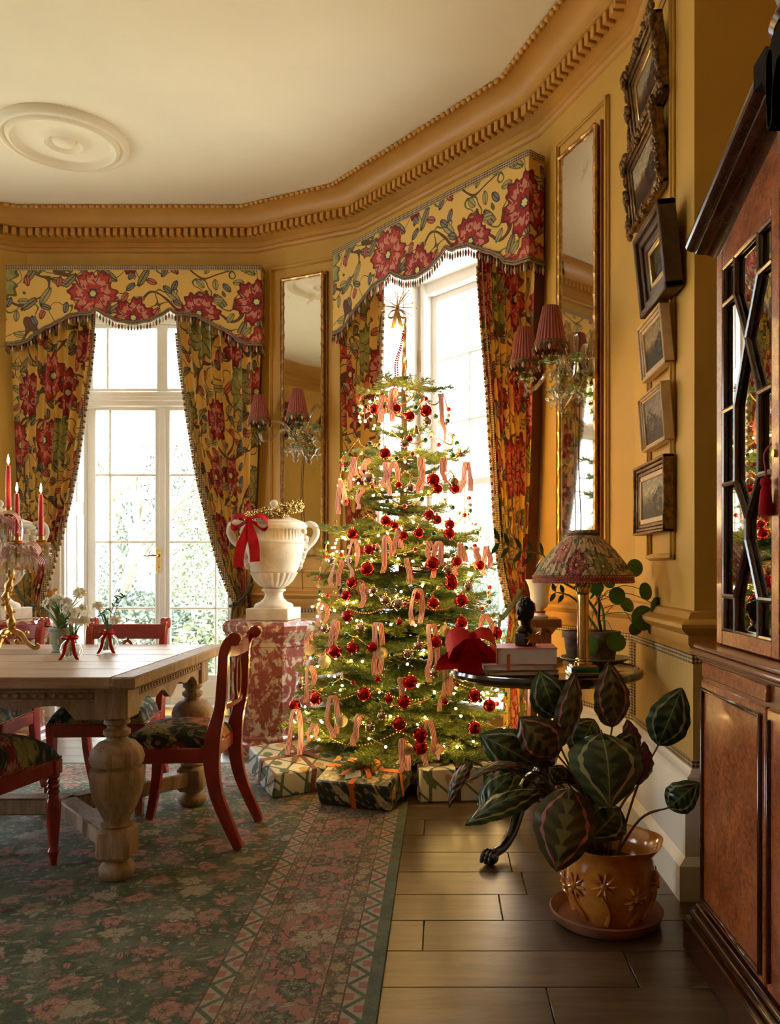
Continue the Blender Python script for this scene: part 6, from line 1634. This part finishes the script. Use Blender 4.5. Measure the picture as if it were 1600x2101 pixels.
def bud_vase(px, py, label, flabel, tips, seed, twig=None):
    p = tpos(px, py); t = thing('bud_vase', label, 'vase', p, .2)
    m_ = MB(); m_.lathe([(.020, 0), (.030, .004), (.042, .022), (.046, .042), (.040, .064), (.024, .082), (.015, .092), (.017, .102), (.019, .104)], 32, cap=False); m_.lathe([(.001, .004), (.028, .008)], 32, cap=False); m_.build('glass_body', MAT['vase_glass'], t)
    m_ = MB(); m_.lathe([(.019, .086), (.021, .092), (.019, .098)], 20, cap=False); m_.build('ribbon_collar', MAT['red_silk'], t)
    for dx in (-1, 1):
        m_ = MB(); strip_r(m_, smooth_pts([(dx*.004, -.020, .092), (dx*.016, -.042, .06), (dx*.020, -.048, .03), (dx*.034, -.05, .003)], 4), (1, .2, 0), .013); m_.build('ribbon_tail', MAT['red_silk'], t, 80)
        m_ = MB(); strip_r(m_, smooth_pts([(0, -.021, .092), (dx*.02, -.030, .102), (dx*.034, -.03, .092), (dx*.016, -.024, .086), (0, -.021, .09)], 4), (0, .8, .5), .012); m_.build('ribbon_loop', MAT['red_silk'], t, 80)
    fl_ = thing('narcissus_bouquet', flabel, 'flowers', p+Vector((0, 0, .006)), .2); rr = random.Random(seed)
    narcissi(fl_, Vector((0, 0, .06)), tips, rr, .022, 7, 3, .05, .11)
    for k in range(9):
        a = rr.uniform(0, 6.28); m_ = MB(); m_.tube([(.022*math.cos(a), .022*math.sin(a), .008), (.0, .0, .075), (-.006*math.cos(a), -.006*math.sin(a), .11)], .0034, 6); m_.build('cut_stem', MAT['stem_green'], fl_)
    for tw in (twig or []):
        C_ = smooth_pts([Vector(q) for q in tw], 5); m_ = MB(); m_.tube(C_, .0016, 5); q = m_.build('twig', MAT['stem_brown'], fl_)
        for i in range(6, len(C_), 2):
            m_ = MB(); e = C_[i]; d = Vector((rr.uniform(-1, 1), rr.uniform(-.6, .6), rr.uniform(-.1, .7))).normalized(); strip_r(m_, [e, e+d*.014, e+d*.028], d.orthogonal(), lambda u: .009*math.sin(PI*min(.95, u+.1))); m_.build('leaf', MAT['zz_leaf'], q, 80)
bud_vase(147, 1353, 'round glass bud vase with a red ribbon, in front of the jasperware pot', 'white narcissi and greenery in the glass vase by the jasperware pot', [(-.01, -.01, .20), (.03, 0, .185), (.05, -.01, .15), (.01, -.02, .15)], 2, [[(0, 0, .08), (.04, 0, .14), (.10, 0, .17), (.14, -.01, .205)], [(0, 0, .08), (-.04, 0, .12), (-.10, -.01, .135)]])
bud_vase(222, 1340, 'round glass bud vase with a red ribbon, nearest the table corner', 'white narcissi and a leafy twig in the glass vase nearest the table corner', [(-.045, 0, .20), (.03, 0, .14)], 5, [[(0, 0, .08), (.01, 0, .16), (.03, 0, .22), (.065, 0, .245)], [(0, 0, .08), (.03, 0, .18), (.055, 0, .235), (.085, 0, .25)]])
# ------------------------------------------------------------------ the garden outside
m_ = MB(); m_.box(-40, 40, 7.1, 60, -.42, -.35); g = m_.build('lawn', MAT['garden_grass']); struct(g); g['label'] = 'pale lawn outside the windows'
m_ = MB(); m_.box(-6, 4, 6.95, 8.6, -.36, -.16, .01); g = m_.build('terrace', MAT['stone']); struct(g); g['label'] = 'pale stone terrace outside the french door'
def bare_tree(label, x, y, h, seed):
    rn = random.Random(seed); t = thing('bare_tree', label, 'tree', (x, y, -.35)); m_ = MB()
    def grow(p, d, L, r, lv, mb_):
        pts = [p]; q = p.copy(); dd = d.copy()
        for k in range(4):
            dd = (dd+Vector((rn.gauss(0, .12), rn.gauss(0, .12), rn.gauss(.03, .08)))).normalized(); q = q+dd*L/4; pts.append(q.copy())
        mb_.tube(pts, [lerp(r, r*.55, k/4) for k in range(5)], 6 if lv < 2 else 4, False)
        if lv < 4:
            for k in range(4 if lv < 3 else 3):
                s = pts[rn.randrange(2, 5)]; a = (dd+Vector((rn.gauss(0, .55), rn.gauss(0, .55), rn.gauss(.15, .35)))).normalized(); grow(s, a, L*rn.uniform(.55, .8), r*.5, lv+1, mb_)
    m_ = MB(); grow(Vector((0, 0, 0)), Vector((rn.uniform(-.1, .1), 0, 1)), h*.42, h*.020, 0, m_); m_.build('trunk_and_branches', MAT['garden_bark'], t)
def bush(label, x, y, r, h, seed, mat):
    rn = random.Random(seed); t = thing('garden_shrub', label, 'shrub', (x, y, -.35)); m_ = MB()
    for k in range(6000):
        u = rn.uniform(0, 2*PI); v = math.acos(rn.uniform(-.1, 1)); rr = rn.uniform(.72, 1.0)*(1+.16*math.sin(3*u+seed)*math.sin(2*v)); p = Vector((r*rr*math.sin(v)*math.cos(u), r*rr*math.sin(v)*math.sin(u), h*rr*math.cos(v)))
        a = Vector((rn.gauss(0, 1), rn.gauss(0, 1), rn.gauss(0, 1))).normalized()*.05; b = a.orthogonal().normalized()*.024
        m_.add([p-a, p+b, p+a, p-b], [(0, 1, 2, 3)])
    f = m_.build('foliage', MAT[mat], t); f['kind'] = 'stuff'
    m_ = MB(); m_.tube([(0, 0, 0), (0, 0, h*.7)], [.08, .03], 6); m_.build('stem', MAT['garden_bark'], t)
for i, (x, y, h) in enumerate(((-6.6, 17, 7.0), (-5.3, 15, 6.0), (-4.3, 18, 8.0), (-7.8, 21, 8.5), (.35, 15, 6.2), (1.3, 18, 7.5), (-9.5, 19, 7))):
    bare_tree(('tall bare pale tree seen through the middle panes of the french door', 'slender bare tree close behind the french door panes', 'bare tree seen through the right leaf of the french door', 'distant bare tree at the edge of the french door view', 'bare tree seen through the sash window beside the christmas tree', 'distant bare tree beyond the sash window', 'bare tree hidden behind the curtain by the candelabra')[i], x, y, h, 40+i)
for i, (x, y, r, h) in enumerate(((-7.2, 14.5, 1.6, 2.4), (-5.0, 13.4, 1.3, 1.1), (-4.0, 16.5, 1.8, 3.1), (-5.9, 19, 2.2, 4.2), (-3.2, 12.6, 1.0, .9), (.2, 13.5, 1.1, 1.3), (1.4, 15, 1.6, 2.6), (-.6, 17.5, 1.9, 3.0))):
    bush(('loose garden shrub seen through the left door leaf', 'low rounded shrub beyond the door bottom panes', 'tall evergreen shrub behind the right door leaf', 'large dark evergreen far behind the french door', 'small pale shrub near the terrace on the right of the door', 'low shrub under the sash window view', 'tall evergreen shrub beyond the sash window', 'broad far shrub between the two windows')[i], x, y, r, h, 60+i, 'garden_leaf' if i % 2 == 0 else 'garden_leaf_dark')
